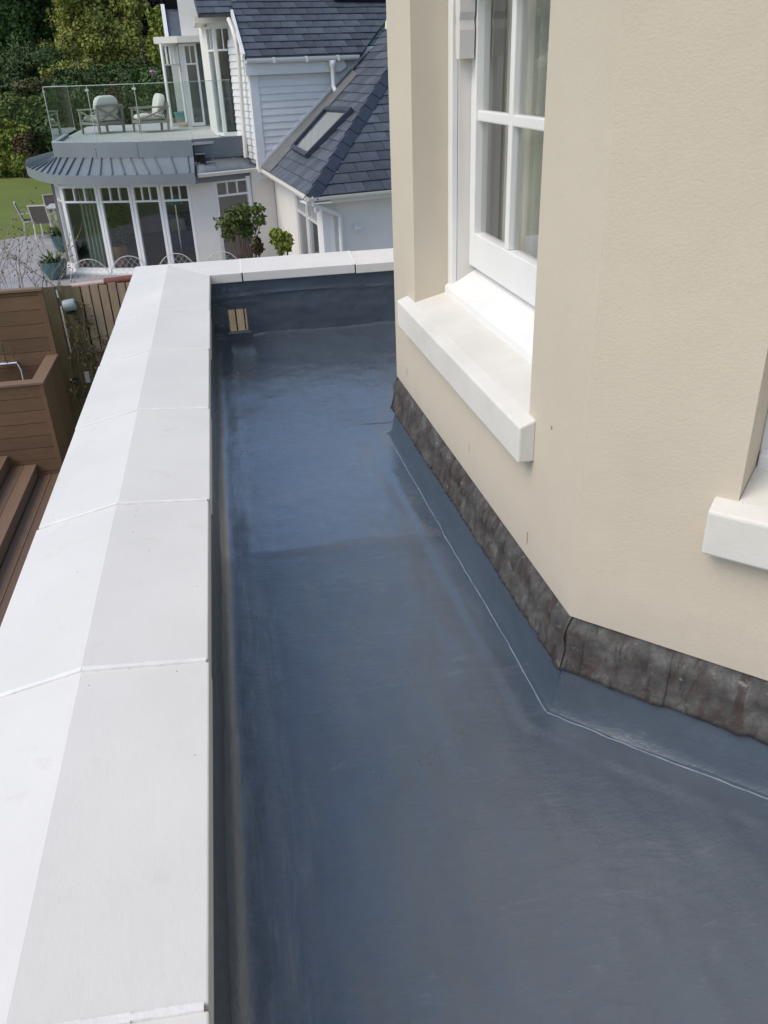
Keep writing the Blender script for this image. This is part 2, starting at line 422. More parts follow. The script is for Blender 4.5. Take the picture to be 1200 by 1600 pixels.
# membrane dressed up the parapet and far wall
def upw(a, b):
    y = -2.2+a*(YF+2.2); z = RZ+.01+b*.335
    return V(XW+.003+.004*noise.noise(V(y*3, z*7, 1))+.003*noise.noise(V(y*14, z*20, 4)), y, z)
mb = MB().grid(upw, 300, 12); mb.f = [f[::-1] for f in mb.f]; mb.build('upstand', M_mem2, roof)
HX0, HX1, HZ0, HZ1 = -.062, .048, 2.765, 2.893
def upf(x, z): return V(x, YF-.013-.005*noise.noise(V(x*3, z*9, 2))-.003*noise.noise(V(x*11, z*22, 6)) - .006*max(0, 1-abs(z-(2.965+.012*math.sin(x*4)))/.012), z)
mb = MB()
for (xa, xb, za, zb, nu, nv) in ((XW, HX0, RZ, 3.065, 8, 30), (HX1, 1.6, RZ, 3.065, 130, 30), (HX0, HX1, HZ1, 3.065, 12, 16), (HX0, HX1, RZ, HZ0, 12, 6)):
    mb.grid(lambda a, b: upf(xa+a*(xb-xa), za+b*(zb-za)), nu, nv)
mb.build('upstand', M_mem2, roof)
# lining of the drain opening
mb = MB()
mb.obox(V(HX0-.012, YF-.018, HZ0), V(HX1-HX0+.024, 0, 0), V(0, .40, -.105), V(0, 0, -.012))
for a, b in (((HX0-.012, YF-.002, HZ1), (HX1+.012, YF+.383, HZ1+.012)), ((HX0-.012, YF-.003, HZ0-.11), (HX0, YF+.382, HZ1)), ((HX1, YF-.003, HZ0-.11), (HX1+.012, YF+.382, HZ1))): mb.box(a, b)
mb.build('drain_lining', simple('pale_drain_lining', (.40, .36, .33), (.22, .22, .24), 12, .5), roof)
# membrane dressed up the bay
base_off, top_off, UT = .044, .008, 2.872
def corner(off):
    # intersection of offset lines of the bay front and near cant
    a1, a2 = Cn+n1*off, Cn+n2*off
    M2 = Matrix(((u1.x, -u2.x), (u1.y, -u2.y))); d = M2.inverted() @ Vector(((a2-a1).x, (a2-a1).y)); return a1+u1*d[0]
def bay_path(off):
    return [Gn+n3*off, (Pf+n1*off) + u1*off*.4, corner(off), Dn+n2*off]
pb, pt = bay_path(base_off), bay_path(top_off)
mb = MB()
for i in range(3):
    L = (pb[i+1]-pb[i]).length; nu = max(10, int(L/.02))
    def fn(a, b, i=i):
        p = pb[i].lerp(pb[i+1], a).lerp(pt[i].lerp(pt[i+1], a), b**.5)
        q = p + (n3, n1, n2)[i]*.004*noise.noise(V(p.x*6, p.y*6, b*3))
        return V(q.x, q.y, RZ-.004+b*(UT-RZ+.010*noise.noise(V(p.x*4, p.y*4, 0))))
    mb.grid(fn, nu, 10)
mb.f = [f[::-1] for f in mb.f]
mb.build('upstand', M_mem2, roof)
mb = MB()
for i in range(3):
    pts = []
    L = (pb[i+1]-pb[i]).length; k_ = int(L/.03)
    for j in range(k_+1):
        p = pb[i].lerp(pb[i+1], j/k_) + (n3, n1, n2)[i]*(.005+.003*noise.noise(V(j*.9, i, 0)))
        pts.append(V(p.x, p.y, roof_z(p.x, p.y)+.001+.002*noise.noise(V(j*.7, i, 5))))
    mb.tube(pts, [.0016+.0014*abs(noise.noise(V(j*.35, i*7, 2))) for j in range(k_+1)], 6)
mb.build('sealant_bead', M_bead, roof)

# ================================================================== parapets with coping stones
def cprof(x, y): pass
Zi, Zr, Zo, Tk = 3.100, 3.118, 3.072, .050
def sec_long(y):  # inner, ridge, outer + underside, counter-clockwise in x-z
    return [V(-.135, y, Zi-Tk), V(-.135, y, Zi), V(-.370, y, Zr), V(-.580, y, Zo), V(-.580, y, Zo-Tk)]
ZRf = 3.128
def sec_mit():
    return [V(-.135, 4.796, Zi-Tk), V(-.135, 4.796, Zi), V(-.370, 5.045, ZRf), V(-.580, 5.265, Zo+.012), V(-.580, 5.265, Zo-Tk)]
def sec_far(x): return [V(x, 4.796, Zi-Tk), V(x, 4.796, Zi), V(x, 5.045, ZRf), V(x, 5.265, Zo+.012), V(x, 5.265, Zo-Tk)]
pw = thing('parapet_wall', 'long low parapet wall with white painted coping stones running along the roof', 'wall', (-.35, 1.5, -.2))
MB().box((-.545, -2.2, -.23), (XW-.004, 5.225, 3.052)).build('wall', M_cream, pw)
jy = [-2.2, -1.44, -.745, -.05, .634, 1.318, 2.008, 2.698, 3.383, 4.03]
gap = .0035
for i in range(len(jy)):
    a = sec_long(jy[i]+gap); b = sec_long(jy[i+1]-gap) if i+1 < len(jy) else [p+V(.002, -.002, 0) for p in sec_mit()]
    dz = random.uniform(-.0022, .0022); dx = random.uniform(-.0025, .0025)
    if i == len(jy)-1: dz = dx = 0
    mb = MB().loft([p+V(dx, 0, dz) for p in a], [p+V(dx, 0, dz) for p in b]); mb.f = [f[::-1] for f in mb.f]
    mb.build('coping_stone', M_cop, pw, bevel=.003)
for y in jy[1:]:
    pts = [p + V(0, 0, -.0006) for p in (sec_long(y)[1]-V(.006, 0, 0), sec_long(y)[2], sec_long(y)[3]+V(.006, 0, 0))]
    mb = MB()
    for q in range(2):
        for k_ in range(8):
            p0, p1 = pts[q].lerp(pts[q+1], k_/8), pts[q].lerp(pts[q+1], (k_+1)/8)
            mb.bar(p0, p1, .008+.005*random.random(), .006)
    mb.build('joint', M_mort, pw)
pf = thing('parapet_wall', 'short far parapet wall with square drain opening and white coping stones', 'wall', (.6, 5.05, -.2))
mb = MB()
for a, b in (((XW, YF, -.23), (HX0-.012, 5.215, 3.048)), ((HX1+.012, YF, -.23), (1.42, 5.215, 3.048)), ((HX0-.012, YF, -.23), (HX1+.012, 5.215, HZ0-.125)), ((HX0-.012, YF, HZ1+.012), (HX1+.012, 5.215, 3.048))): mb.box(a, b)
mb.build('wall', M_cream, pf)
jx = [None, .045, .690, 1.36]
for i in range(3):
    a = sec_mit() if i == 0 else sec_far(jx[i]+gap); b = sec_far(jx[i+1]-gap)
    dz = (0, .001, -.002)[i]
    mb = MB().loft([p+V(0, 0, dz) for p in a], [p+V(0, 0, dz) for p in b]); mb.f = [f[::-1] for f in mb.f]
    mb.build('coping_stone', M_cop, pf, bevel=.003)
for x in jx[1:3]:
    pts = [p+V(0, 0, -.0006) for p in (sec_far(x)[1]+V(0, .006, 0), sec_far(x)[2], sec_far(x)[3]-V(0, .006, 0))]; mb = MB()
    for q in range(2): mb.bar(pts[q], pts[q+1], .009, .006)
    mb.build('joint', M_mort, pf)

# ================================================================== own house: canted bay with sash windows
house = thing('house', 'cream rendered house with canted bay and white sash windows beside the flat roof', 'house', (2, 2, RZ))
WB, WT, TH = 2.99, 6.2, .30
SILLZ = 3.405                       # bottom of the openings
def bay_face(P, u, nrm, L, o0, o1, win=True, zt=5.35):
    mb = MB(); nn = -nrm
    def bx(a, b, z0, z1): mb.obox(P+u*a+V(0, 0, z0), u*(b-a), nn*TH, V(0, 0, z1-z0))
    if not win: bx(0, L, WB, WT); return mb
    bx(0, o0, WB, WT); bx(o1, L, WB, WT); bx(o0, o1, WB, SILLZ-.04); bx(o0, o1, zt, WT)
    return mb
O0, O1 = .300, 1.392
W_front = bay_face(Cn, u1, n1, LEN1, O0, O1)
W_front.build('wall', M_cream, house)
bay_face(Cn, u2, n2, LEN2, .305, LEN2-.305).build('wall', M_cream, house)
bay_face(Pf, u3, n3, LEN2, .305, LEN2-.305).build('wall', M_cream, house)
mb = MB(); mb.box((Dn.x, -6, WB-.3), (Dn.x+TH, Dn.y, WT)); mb.box((Gn.x, Gn.y, -.2), (Gn.x+TH, 6.5, WT)); mb.box((Gn.x, 6.5, -.2), (6.5, 6.8, WT)); mb.box((6.2, -6, -.2), (6.5, 6.5, WT)); mb.box((Dn.x, -6.3, -.2), (6.5, -6, WT))
mb.build('wall', M_cream, house)
MB().prism([V(p.x, p.y, 2.60) for p in (V(Dn.x+.02, -6, 0), Dn+V(.03, 0, 0), Cn-n1*.06+V(0, .03, 0), Pf-n1*.06-V(0, .03, 0), Gn+V(.03, 0, 0), V(Gn.x+.02, 6.5, 0), V(6.2, 6.5, 0), V(6.2, -6, 0))], (0, 0, .10)).build('floor', M_floor, house)
MB().prism([V(p.x, p.y, WT) for p in (V(Dn.x, -6.3, 0), Dn, Cn, Pf, Gn, V(Gn.x, 6.8, 0), V(6.5, 6.8, 0), V(6.5, -6.3, 0))], (0, 0, .25)).build('ceiling', M_intw, house)
MB().box((3.6, -5.9, 2.7), (3.7, 6.4, 6.19)).build('inner_wall', M_intw, house)
# a storey's wall below, under the flat roof
MB().box((.2, -6, -.23), (1.40, 4.80, 2.55)).build('lower_wall', M_cream, house)

def stone_sill(P, u, nrm, a, b, o0, o1):
    # projecting stone sill with weathered top, front nib and a drip groove, ears beyond the opening
    mb = MB(); pr = .040
    def pnt(s, d, z): return P+u*s+nrm*d+V(0, 0, z)
    zt, zb = 3.350, 3.258
    mb.loft([pnt(a, pr, zb), pnt(a, pr, zt), pnt(a, -.002, zt+.016), pnt(a, -.002, zb)], [pnt(b, pr, zb), pnt(b, pr, zt), pnt(b, -.002, zt+.016), pnt(b, -.002, zb)])
    o = mb.build('window_sill', M_sill, house, bevel=.005)
    bm = bmesh.new(); bm.from_mesh(o.data); bmesh.ops.recalc_face_normals(bm, faces=bm.faces); bm.to_mesh(o.data); bm.free()
    mb = MB().loft([pnt(o0+.001, .002, zb+.02), pnt(o0+.001, .002, zt+.0156), pnt(o0+.001, -.16, zt+.055), pnt(o0+.001, -.16, zb+.02)], [pnt(o1-.001, .002, zb+.02), pnt(o1-.001, .002, zt+.0156), pnt(o1-.001, -.16, zt+.055), pnt(o1-.001, -.16, zb+.02)])
    o2 = mb.build('sill_top', M_sill, o)
    bm = bmesh.new(); bm.from_mesh(o2.data); bmesh.ops.recalc_face_normals(bm, faces=bm.faces); bm.to_mesh(o2.data); bm.free()
    return o
stone_sill(Cn, u1, n1, O0-.042, O1+.11, O0, O1)
stone_sill(Cn, u2, n2, .262, LEN2-.262, .305, LEN2-.305)
stone_sill(Pf, u3, n3, .262, LEN2-.262, .305, LEN2-.305)

def sash_window(P, u, nrm, o0, o1, zt=5.35, ncol=2, name_label=None):
    # box frame set back .13, sloping timber sill, outer upper sash with horns, inner lower sash
    def ob(mb, s0, s1, d0, d1, z0, z1): mb.obox(P+u*s0-nrm*d0+V(0, 0, z0), u*(s1-s0), -nrm*(d1-d0), V(0, 0, z1-z0))
    D = .118; F = .045; zb = 3.40
    mb = MB()
    for s0, s1 in ((o0, o0+F), (o1-F, o1)): ob(mb, s0, s1, D, D+.02, zb, zt)             # outer lining
    ob(mb, o0+F, o1-F, D, D+.02, zt-F, zt)
    win = mb.build('window', M_upvc, house, bevel=.003)
    for s0, s1 in ((o0+.006, o0+F+.006), (o1-F-.006, o1-.006)):
        mb = MB(); ob(mb, s0, s1, D+.021, D+.13, zb+.015, zt-.02); mb.build('jamb', M_jamb, win)
    a, b = o0+.002, o1-.002
    def pnt(s, d, z): return P+u*s-nrm*d+V(0, 0, z)
    mb = MB(); prof = [(D-.012, 3.34), (D-.012, 3.416), (D+.004, 3.428), (D+.14, 3.506), (D+.14, 3.34)]
    mb.loft([pnt(a, d, z) for d, z in prof], [pnt(b, d, z) for d, z in prof])
    o = mb.build('timber_sill', M_upvc, win, bevel=.004); bm = bmesh.new(); bm.from_mesh(o.data); bmesh.ops.recalc_face_normals(bm, faces=bm.faces); bm.to_mesh(o.data); bm.free()
    # lower sash
    s0, s1 = o0+F+.007, o1-F-.007; d0, d1 = D+.060, D+.103; ST = .048; z0, z1 = 3.492, 4.345
    mb = MB(); ob(mb, s0, s0+ST, d0, d1, z0, z1); ob(mb, s1-ST, s1, d0, d1, z0, z1); ob(mb, s0+ST, s1-ST, d0+.001, d1, z0, z0+.110); ob(mb, s0+ST, s1-ST, d0+.001, d1, z1-.045, z1)
    ls = mb.build('lower_sash', M_upvc, win, bevel=.003)
    gz0, gz1 = z0+.110, z1-.045; mb = MB(); GB = .030
    cols = [s0+ST+(s1-s0-2*ST)*k/ncol for k in range(ncol+1)]; rows = [gz0, (gz0+gz1)/2, gz1]
    for c in cols[1:-1]: ob(mb, c-GB/2, c+GB/2, d0+.004, d1-.004, gz0, gz1)
    for k in range(ncol): ob(mb, cols[k]+(GB/2 if k else 0), cols[k+1]-(GB/2 if k < ncol-1 else 0), d0+.006, d1-.006, rows[1]-GB/2, rows[1]+GB/2)
    par(mb.build('glazing_bar', M_upvc, win, bevel=.004), win)
    for r in range(2):
        for k in range(ncol):
            mb = MB(); ob(mb, cols[k]+.006, cols[k+1]-.006, d0+.022, d0+.026, rows[r]+.006, rows[r+1]-.006); mb.build('pane', M_glass, win)
    # upper sash, one step further out
    e0, e1 = D+.012, D+.054; y0, y1 = 4.302, zt-F
    mb = MB(); ob(mb, s0, s0+ST, e0, e1, y0, y1); ob(mb, s1-ST, s1, e0, e1, y0, y1); ob(mb, s0+ST, s1-ST, e0+.001, e1, y0, y0+.045); ob(mb, s0+ST, s1-ST, e0+.001, e1, y1-.05, y1)
    mb.build('upper_sash', M_upvc, win, bevel=.003)
    for sa in (s0, s1-ST):                                                # moulded horns below the meeting rail
        mb = MB(); pr = [(0, 0), (ST, 0), (ST*.96, -.075), (ST*.80, -.095), (ST*.98, -.12), (ST*.9, -.17), (ST*.72, -.195), (ST*.10, -.195), (ST*.02, -.12), (ST*.16, -.095), (0, -.075)]
        mb.prism([pnt(sa+x, e0-.004, y0+z) for x, z in pr], -nrm*.046); mb.build('sash_horn', M_jamb, win)
    gy = [y0+.045, (y0+y1)/2, y1-.05]
    mb = MB()
    for c in cols[1:-1]: ob(mb, c-GB/2, c+GB/2, e0+.004, e1-.004, gy[0], gy[2])
    for k in range(ncol): ob(mb, cols[k]+(GB/2 if k else 0), cols[k+1]-(GB/2 if k < ncol-1 else 0), e0+.006, e1-.006, gy[1]-GB/2, gy[1]+GB/2)
    mb.build('glazing_bar', M_upvc, win, bevel=.004)
    for r in range(2):
        for k in range(ncol):
            mb = MB(); ob(mb, cols[k]+.006, cols[k+1]-.006, e0+.022, e0+.026, gy[r]+.006, gy[r+1]-.006); mb.build('pane', M_glass, win)
    return win
sash_window(Cn, u1, n1, O0, O1, ncol=3)
sash_window(Cn, u2, n2, .305, LEN2-.305, ncol=1)
sash_window(Pf, u3, n3, .305, LEN2-.305, ncol=1)
# curtains hang behind the bay window
def curtain(name, P, u, nrm, s0, s1, d, label):
    def fn(a, b):
        s = s0+a*(s1-s0); f = .045*math.sin(s*58+.9*math.sin(s*9))+.012*math.sin(s*23+b*1.5)
        return P+u*(s+.01*math.sin(b*2+s*30))-nrm*(d+f)+V(0, 0, 3.15+b*2.3)
    return tag(MB().grid(fn, 160, 6).build(name, M_curt2, smooth=True), label, 'curtain')
curtain('curtain', Cn, u1, n1, .80, 1.40, .335, 'pale linen curtain behind the far half of the bay sash window')
curtain('curtain', Cn, u1, n1, .28, .745, .335, 'pale linen curtain behind the near half of the bay sash window')

M_chip = simple('bare_render_mark', (.36, .26, .15), (.25, .18, .10), 30, .9)
for (px, py, w0, h0, sd_) in ((824, 840, .0035, .020, 1), (636, 580, .003, .016, 2), (733, 700, .002, .016, 3), (862, 668, .004, .005, 4)):
    r_ = random.Random(sd_); d_ = ray(px, py); q = CP+d_*((Cn-CP).dot(n1)/d_.dot(n1))
    pl = [q+u1*w0*math.cos(a)*r_.uniform(.6, 1.2)+V(0, 0, h0*math.sin(a)*r_.uniform(.7, 1.2)) for a in [2*PI*k/9 for k in range(9)]]
    MB().prism([p-n1*.002 for p in pl], n1*.0025).build('paint_chip', M_chip, house)

# lead flashing: dressed sheets tucked under the render
def lead_strip(P, u, nrm, s0, s1, wave, seed):
    L = s1-s0; nu = max(8, int(L/.006))
    def fn(a, b):
        s = s0+a*L+max(0, -s0)*b*(1-a); z = 2.848+b*.156
        z += (1-b)*(.009*noise.noise(V(s*9, seed, 0))+.005*noise.noise(V(s*40, seed, 7)))
        bul = .009*math.exp(-((b-.62)/.16)**2)
        wv = wave*(.6+.4*noise.noise(V(s*8, seed, 1)))*math.sin(s*190+3*noise.noise(V(s*16, seed, 2))+b*2.0)*(.35+.65*min(1, b*1.6))*min(1, (1-b)*5)
        off = .020 - .032*b + bul*.8*min(1, (1-b)*4) + wv*.0085 + .004*noise.noise(V(s*22, b*5, seed))
        off += .0025*(seed % 2)*(1-b)
        return P+u*s+nrm*off+V(0, 0, z)
    mb = MB().grid(fn, nu, 14); mb.build('lead_sheet', M_lead, house, solid=.003)
lead_strip(Cn, u1, n1, -.012, .115, .8, 1)
lead_strip(Cn, u1, n1, .110, 1.12, 1.0, 2)
lead_strip(Cn, u1, n1, 1.115, LEN1+.012, .9, 3)
lead_strip(Cn, u2, n2, -.012, .045, .25, 4)
lead_strip(Cn, u2, n2, .043, .235, .12, 5)
lead_strip(Cn, u2, n2, .233, .60, .12, 6)
lead_strip(Cn, u2, n2, .598, LEN2, .12, 7)
lead_strip(Pf, u3, n3, -.02, LEN2, .5, 8)

# ================================================================== neighbouring house
nh = thing('neighbour_house', 'white neighbouring house with slate roofs, curved sunroom and roof terrace', 'house', (0, 21, 0))
w_ = V(math.cos(math.radians(15)), math.sin(math.radians(15)), 0); wn = V(-w_.y, w_.x, 0)     # along the clad wall, and into the house
ZE = 2.12
E_ = atz(484, 308, ZE); A_ = atz(408, 262, ZE)
Ld = (A_-E_).normalized(); nL = V(Ld.y, -Ld.x, 0)
Fd = V(math.cos(math.radians(14)), math.sin(math.radians(14)), 0); nF = V(-Fd.y, Fd.x, 0)
SL = .81
def pl_n(n_, s): return V(-n_.x*s, -n_.y*s, 1).normalized()
NLn, NFn = pl_n(nL, SL), pl_n(nF, SL)
hd = Matrix(((nL.x, nL.y), (nF.x, nF.y))).inverted() @ Vector((1, 1)); hipd = V(hd[0], hd[1], SL)
HT = 2.9; Hap = E_+hipd*HT
# --- slates on a plane, clipped to a polygon
SLATE_SHARED = {}
def px_of(P):
    d = P-CP; zc = d.dot(fwd); return 600+FPX*d.dot(R_)/zc, 800-FPX*d.dot(U_)/zc
def slates(poly, P0, n_, along, W_, Hc, parent, limit=None, ry=0):
    """lay courses of slates from the eave up; each slate its own object, edges clipped to the roof outline"""
    upv = n_.cross(along).normalized()
    if upv.z < 0: upv = -upv
    nn = n_.normalized()
    cen = sum(poly, V(0, 0, 0))/len(poly)
    planes = []
    for i in range(len(poly)):
        a, b = poly[i], poly[(i+1) % len(poly)]; q = nn.cross(b-a).normalized()
        if q.dot(cen-a) < 0: q = -q
        planes.append((a, q))
    us = [(p-P0).dot(along) for p in poly]; vs_ = [(p-P0).dot(upv) for p in poly]
    r = 0; v = min(vs_)
    cnt = 0; rest = MB()
    while v < max(vs_):
        u = min(us) - W_*(.5 if r % 2 else 0) - random.random()*.02
        while u < max(us):
            g = .006
            q = [P0+along*(u+g)+upv*v, P0+along*(u+W_-g)+upv*v, P0+along*(u+W_-g)+upv*(v+Hc*1.06), P0+along*(u+g)+upv*(v+Hc*1.06)]
            full = q
            for a, pn in planes:
                full = clip(full, a, pn)
                if len(full) < 3: break
            if len(full) >= 3:
                whole = len(full) == 4 and all((f-k_).length < 1e-5 for f, k_ in zip(full, q))
                lift = .016+random.random()*.006
                # the tail of each slate rides on the course below
                def h(p): return nn*(lift*(1-((p-P0).dot(upv)-v)/(Hc*1.06))+.006)
                ctr = sum(full, V(0, 0, 0))/len(full); cx, cy = px_of(ctr)
                area = sum(((full[k_]-full[0]).cross(full[k_+1]-full[0])).length/2 for k_ in range(1, len(full)-1))
                if cy < -4 or cx > 622 or area < .012:
                    m_ = len(full); vv = [p+h(p) for p in full]+[p+h(p)-nn*.012 for p in full]
                    rest.add(vv, [tuple(range(m_)), tuple(range(2*m_-1, m_-1, -1))]+[(i, i+m_, (i+1) % m_+m_, (i+1) % m_) for i in range(m_)]); cnt -= 1
                elif whole:
                    key = (round(W_, 3), round(Hc, 3), id(parent))
                    if key not in SLATE_SHARED:
                        mb = MB(); o0 = P0+along*(u+W_/2)+upv*v
                        vv = [p-o0+h(p) for p in q]+[p-o0+h(p)-nn*.012 for p in q]
                        mb.add(vv, [(0, 1, 2, 3), (7, 6, 5, 4), (0, 4, 5, 1), (1, 5, 6, 2), (2, 6, 7, 3), (3, 7, 4, 0)])
                        o = mb.build('slate', M_slate); SLATE_SHARED[key] = o.data
                        o.location = o0; par(o, parent)
                    else:
                        o = bpy.data.objects.new('slate', SLATE_SHARED[key]); C.objects.link(o); o.location = P0+along*(u+W_/2)+upv*v+nn*random.uniform(0, .005); par(o, parent)
                else:
                    m_ = len(full); mb = MB()
                    vv = [p+h(p) for p in full]+[p+h(p)-nn*.012 for p in full]
                    mb.add(vv, [tuple(range(m_)), tuple(range(2*m_-1, m_-1, -1))]+[(i, i+m_, (i+1) % m_+m_, (i+1) % m_) for i in range(m_)])
                    mb.build('slate', M_slate, parent)
                cnt += 1
            u += W_
        v += Hc; r += 1
    if rest.v: rest.build('slate_edging', M_slate, parent, kind='stuff')
    return cnt
def onL(x, y): return onp(x, y, E_, NLn)
# pavilion roof, left slope
polyL = [A_, E_, Hap, onL(597, 42), onL(546, 106)]
pr = MB().prism([p-NLn*.006 for p in polyL], -NLn*.08).build('roof', M_slate, nh)
upL = NLn.cross(Ld).normalized(); upL = -upL if upL.z < 0 else upL
n_sl = slates(polyL, E_, NLn, Ld, .42, .235, pr)
Fe = E_+Fd*5.2; rdg = Hap+Fd*3.2
polyF = [E_, Fe, Fe+nF*HT+V(0, 0, SL*HT), Hap]
pr2 = MB().prism([p-NFn*.006 for p in polyF], -NFn*.08).build('roof', M_slate, nh)
polyFs = [E_, E_+Fd*2.75, E_+Fd*2.75+nF*HT+V(0, 0, SL*HT), Hap]
n_sl += slates(polyFs, E_, NFn, Fd, .36, .23, pr2)
# hip tiles
Lh = (Hap-E_).length; k_ = 13
for i in range(k_):
    p0 = E_+(Hap-E_)*(i/k_); p1 = E_+(Hap-E_)*((i+1.06)/k_)
    d = (p1-p0).normalized(); sL = d.cross(NLn); sF = d.cross(NFn)
    if sL.dot(nL) > 0: sL = -sL
    if sF.dot(nF) > 0: sF = -sF
    # wings lie on both slopes
    aL = (NLn.cross(d)); aL = aL if aL.dot(-Fd) > 0 else -aL
    aF = (NFn.cross(d)); aF = aF if aF.dot(Fd) > 0 else -aF
    top = (NLn+NFn).normalized()
    l0, l1 = .055, .030
    mb = MB(); mb.loft([p0+aL*.15+NLn*l0*.7, p0+top*(l0+.03), p0+aF*.15+NFn*l0*.7, p0+aF*.15+NFn*.012, p0+aL*.15+NLn*.012],
                       [p1+aL*.15+NLn*l1*.7, p1+top*(l1+.03), p1+aF*.15+NFn*l1*.7, p1+aF*.15+NFn*.006, p1+aL*.15+NLn*.006])
    mb.build('hip_tile', M_hip, nh)
# valley lead beside the clad wall
vp = [onL(409, 263), onL(424, 271), onL(560, 118), onL(546, 106)]
MB().prism([p+NLn*.045 for p in vp], -NLn*.03).build('valley_flashing', M_leadv, nh)
# rooflight in the left slope
sk = [onL(461, 234), onL(484, 247), onL(552, 177), onL(513, 175)]
scn = sum(sk, V(0, 0, 0))/4; upx = upL; s_h = .5
s_l = sk
mb = MB()
for i in range(4): mb.bar(s_l[i]+NLn*.07, s_l[(i+1) % 4]+NLn*.07, .09, .09, NLn)
sky_l = mb.build('rooflight', M_hip, nh)
MB().prism([p+NLn*.075 for p in [scn+(q-scn)*.93 for q in s_l]], NLn*.006).build('pane', M_glass, sky_l)
for i in range(7):
    f0, f1 = .06+i*.127, .06+i*.127+.115
    a, b, c, d = [scn+(q-scn)*.9 for q in sk]
    MB().prism([p+NLn*.04 for p in (a.lerp(b, f0), a.lerp(b, f1), d.lerp(c, f1), d.lerp(c, f0))], NLn*.008).build('blind_slat', M_cush, sky_l)
# pavilion walls: soffit corner set in from the eave
ins = .28
def inter(P, d, Q, e):
    M2 = Matrix(((d.x, -e.x), (d.y, -e.y))); r_ = M2.inverted() @ Vector(((Q-P).x, (Q-P).y)); return P+d*r_[0]
def g(p, z=0): return V(p.x, p.y, z)
Kc = inter(g(E_)+nL*ins, Ld, g(E_)+nF*ins, Fd)
LW = (g(A_)-g(E_)).length
def wall_openings(P, u, nin, L, opens, zb, zt, th=.2):
    mb = MB(); s = 0
    for (a, b, z0, z1) in sorted(opens):
        mb.obox(P+u*s+V(0, 0, zb), u*(a-s), nin*th, V(0, 0, zt-zb))
        if z0 > zb: mb.obox(P+u*a+V(0, 0, zb), u*(b-a), nin*th, V(0, 0, z0-zb))
        if zt > z1: mb.obox(P+u*a+V(0, 0, z1), u*(b-a), nin*th, V(0, 0, zt-z1))
        s = b
    mb.obox(P+u*s+V(0, 0, zb), u*(L-s), nin*th, V(0, 0, zt-zb)); return mb
def glazed(P, u, nin, a, b, z0, z1, parent, ntop=3, tz=.34, fr=.055, dep=.07, off=.03, frm=None, nv=1):
    """a window or glazed door: outer frame, transom with small top lights, panes"""
    frm = frm or M_upvc
    def ob(mb, s0, s1, d0, d1, q0, q1): mb.obox(P+u*s0+nin*d0+V(0, 0, q0), u*(s1-s0), nin*(d1-d0), V(0, 0, q1-q0))
    mb = MB(); d0, d1 = off, off+dep; tz0 = z1-tz
    ob(mb, a, a+fr, d0, d1, z0, z1); ob(mb, b-fr, b, d0, d1, z0, z1)
    ob(mb, a+fr, b-fr, d0+.001, d1, z0, z0+fr*1.4); ob(mb, a+fr, b-fr, d0+.001, d1, z1-fr, z1); ob(mb, a+fr, b-fr, d0+.002, d1-.002, tz0-.02, tz0+.02)
    wi = (b-a-2*fr)/ntop
    for k in range(1, ntop): ob(mb, a+fr+wi*k-.014, a+fr+wi*k+.014, d0+.004, d1-.004, tz0+.02, z1-fr)
    wv = (b-a-2*fr)/nv
    for k in range(1, nv): ob(mb, a+fr+wv*k-.03, a+fr+wv*k+.03, d0+.003, d1-.003, z0+fr*1.4, tz0-.02)
    win = mb.build('window', frm, parent)
    gd = (d0+d1)/2
    for k in range(ntop):
        mb = MB(); ob(mb, a+fr+wi*k+.008, a+fr+wi*(k+1)-.008, gd, gd+.006, tz0+.01, z1-fr+.01); mb.build('pane', M_glass, win)
    for k in range(nv):
        mb = MB(); ob(mb, a+fr+wv*k+.004, a+fr+wv*(k+1)-.004, gd, gd+.006, z0+fr, tz0-.01); mb.build('pane', M_glass, win)
    return win
# left wall (from the inner corner Kc back along Ld): two tall windows near the corner
ops = [(.55, 1.55, .15, 1.86), (1.62, 2.62, .15, 1.86)]
wall_openings(Kc, Ld, nL, LW-.1, ops, 0, 2.10).build('wall', M_whr, nh)
for a, b, z0, z1 in ops: glazed(Kc, Ld, nL, a, b, z0, z1, nh, 3, .36, .05, .08, .02)
wall_openings(Kc+nF*.002, Fd, nF, 5, [], 0, 2.12).build('wall', M_whr, nh)
# corner board and trim of the pavilion
MB().obox(Kc-nL*.02-nF*.02, Fd*.16, nF*.17, V(0, 0, 2.06)).build('corner_board', M_trim, nh)
# eaves: soffit, fascia and cream gutter round the pavilion
def eave(P, d, nin, L, name='gutter'):
    mb = MB(); mb.obox(g(P, ZE-.115)+nin*.05, d*L, nin*(ins+.05), V(0, 0, .02)); mb.obox(g(P, ZE-.14)+nin*.03, d*L, nin*.022, V(0, 0, .15)); mb.build('fascia', M_trim, nh)
    mb = MB(); sec = []
    for k in range(9):
        a = PI+PI*k/8; sec.append((.055+.055*math.cos(a), .055*math.sin(a)))
    sec += [(.108, .012), (.103, .012)] + [(.055+.046*math.cos(PI+PI*(8-k)/8), .046*math.sin(PI+PI*(8-k)/8)) for k in range(9)] + [(.005, .012), (0, .012)]
    o_ = g(P, ZE-.02)-nin*.09
    A1 = [o_+nin*a+V(0, 0, b) for a, b in sec]; B1 = [p+d*L for p in A1]
    mb.loft(A1, B1); mb.build('gutter', M_gut, nh, smooth=False)
eave(E_-Ld*.06, Ld, nL, LW+.1); eave(E_-Fd*.06, Fd, nF, 5.2)
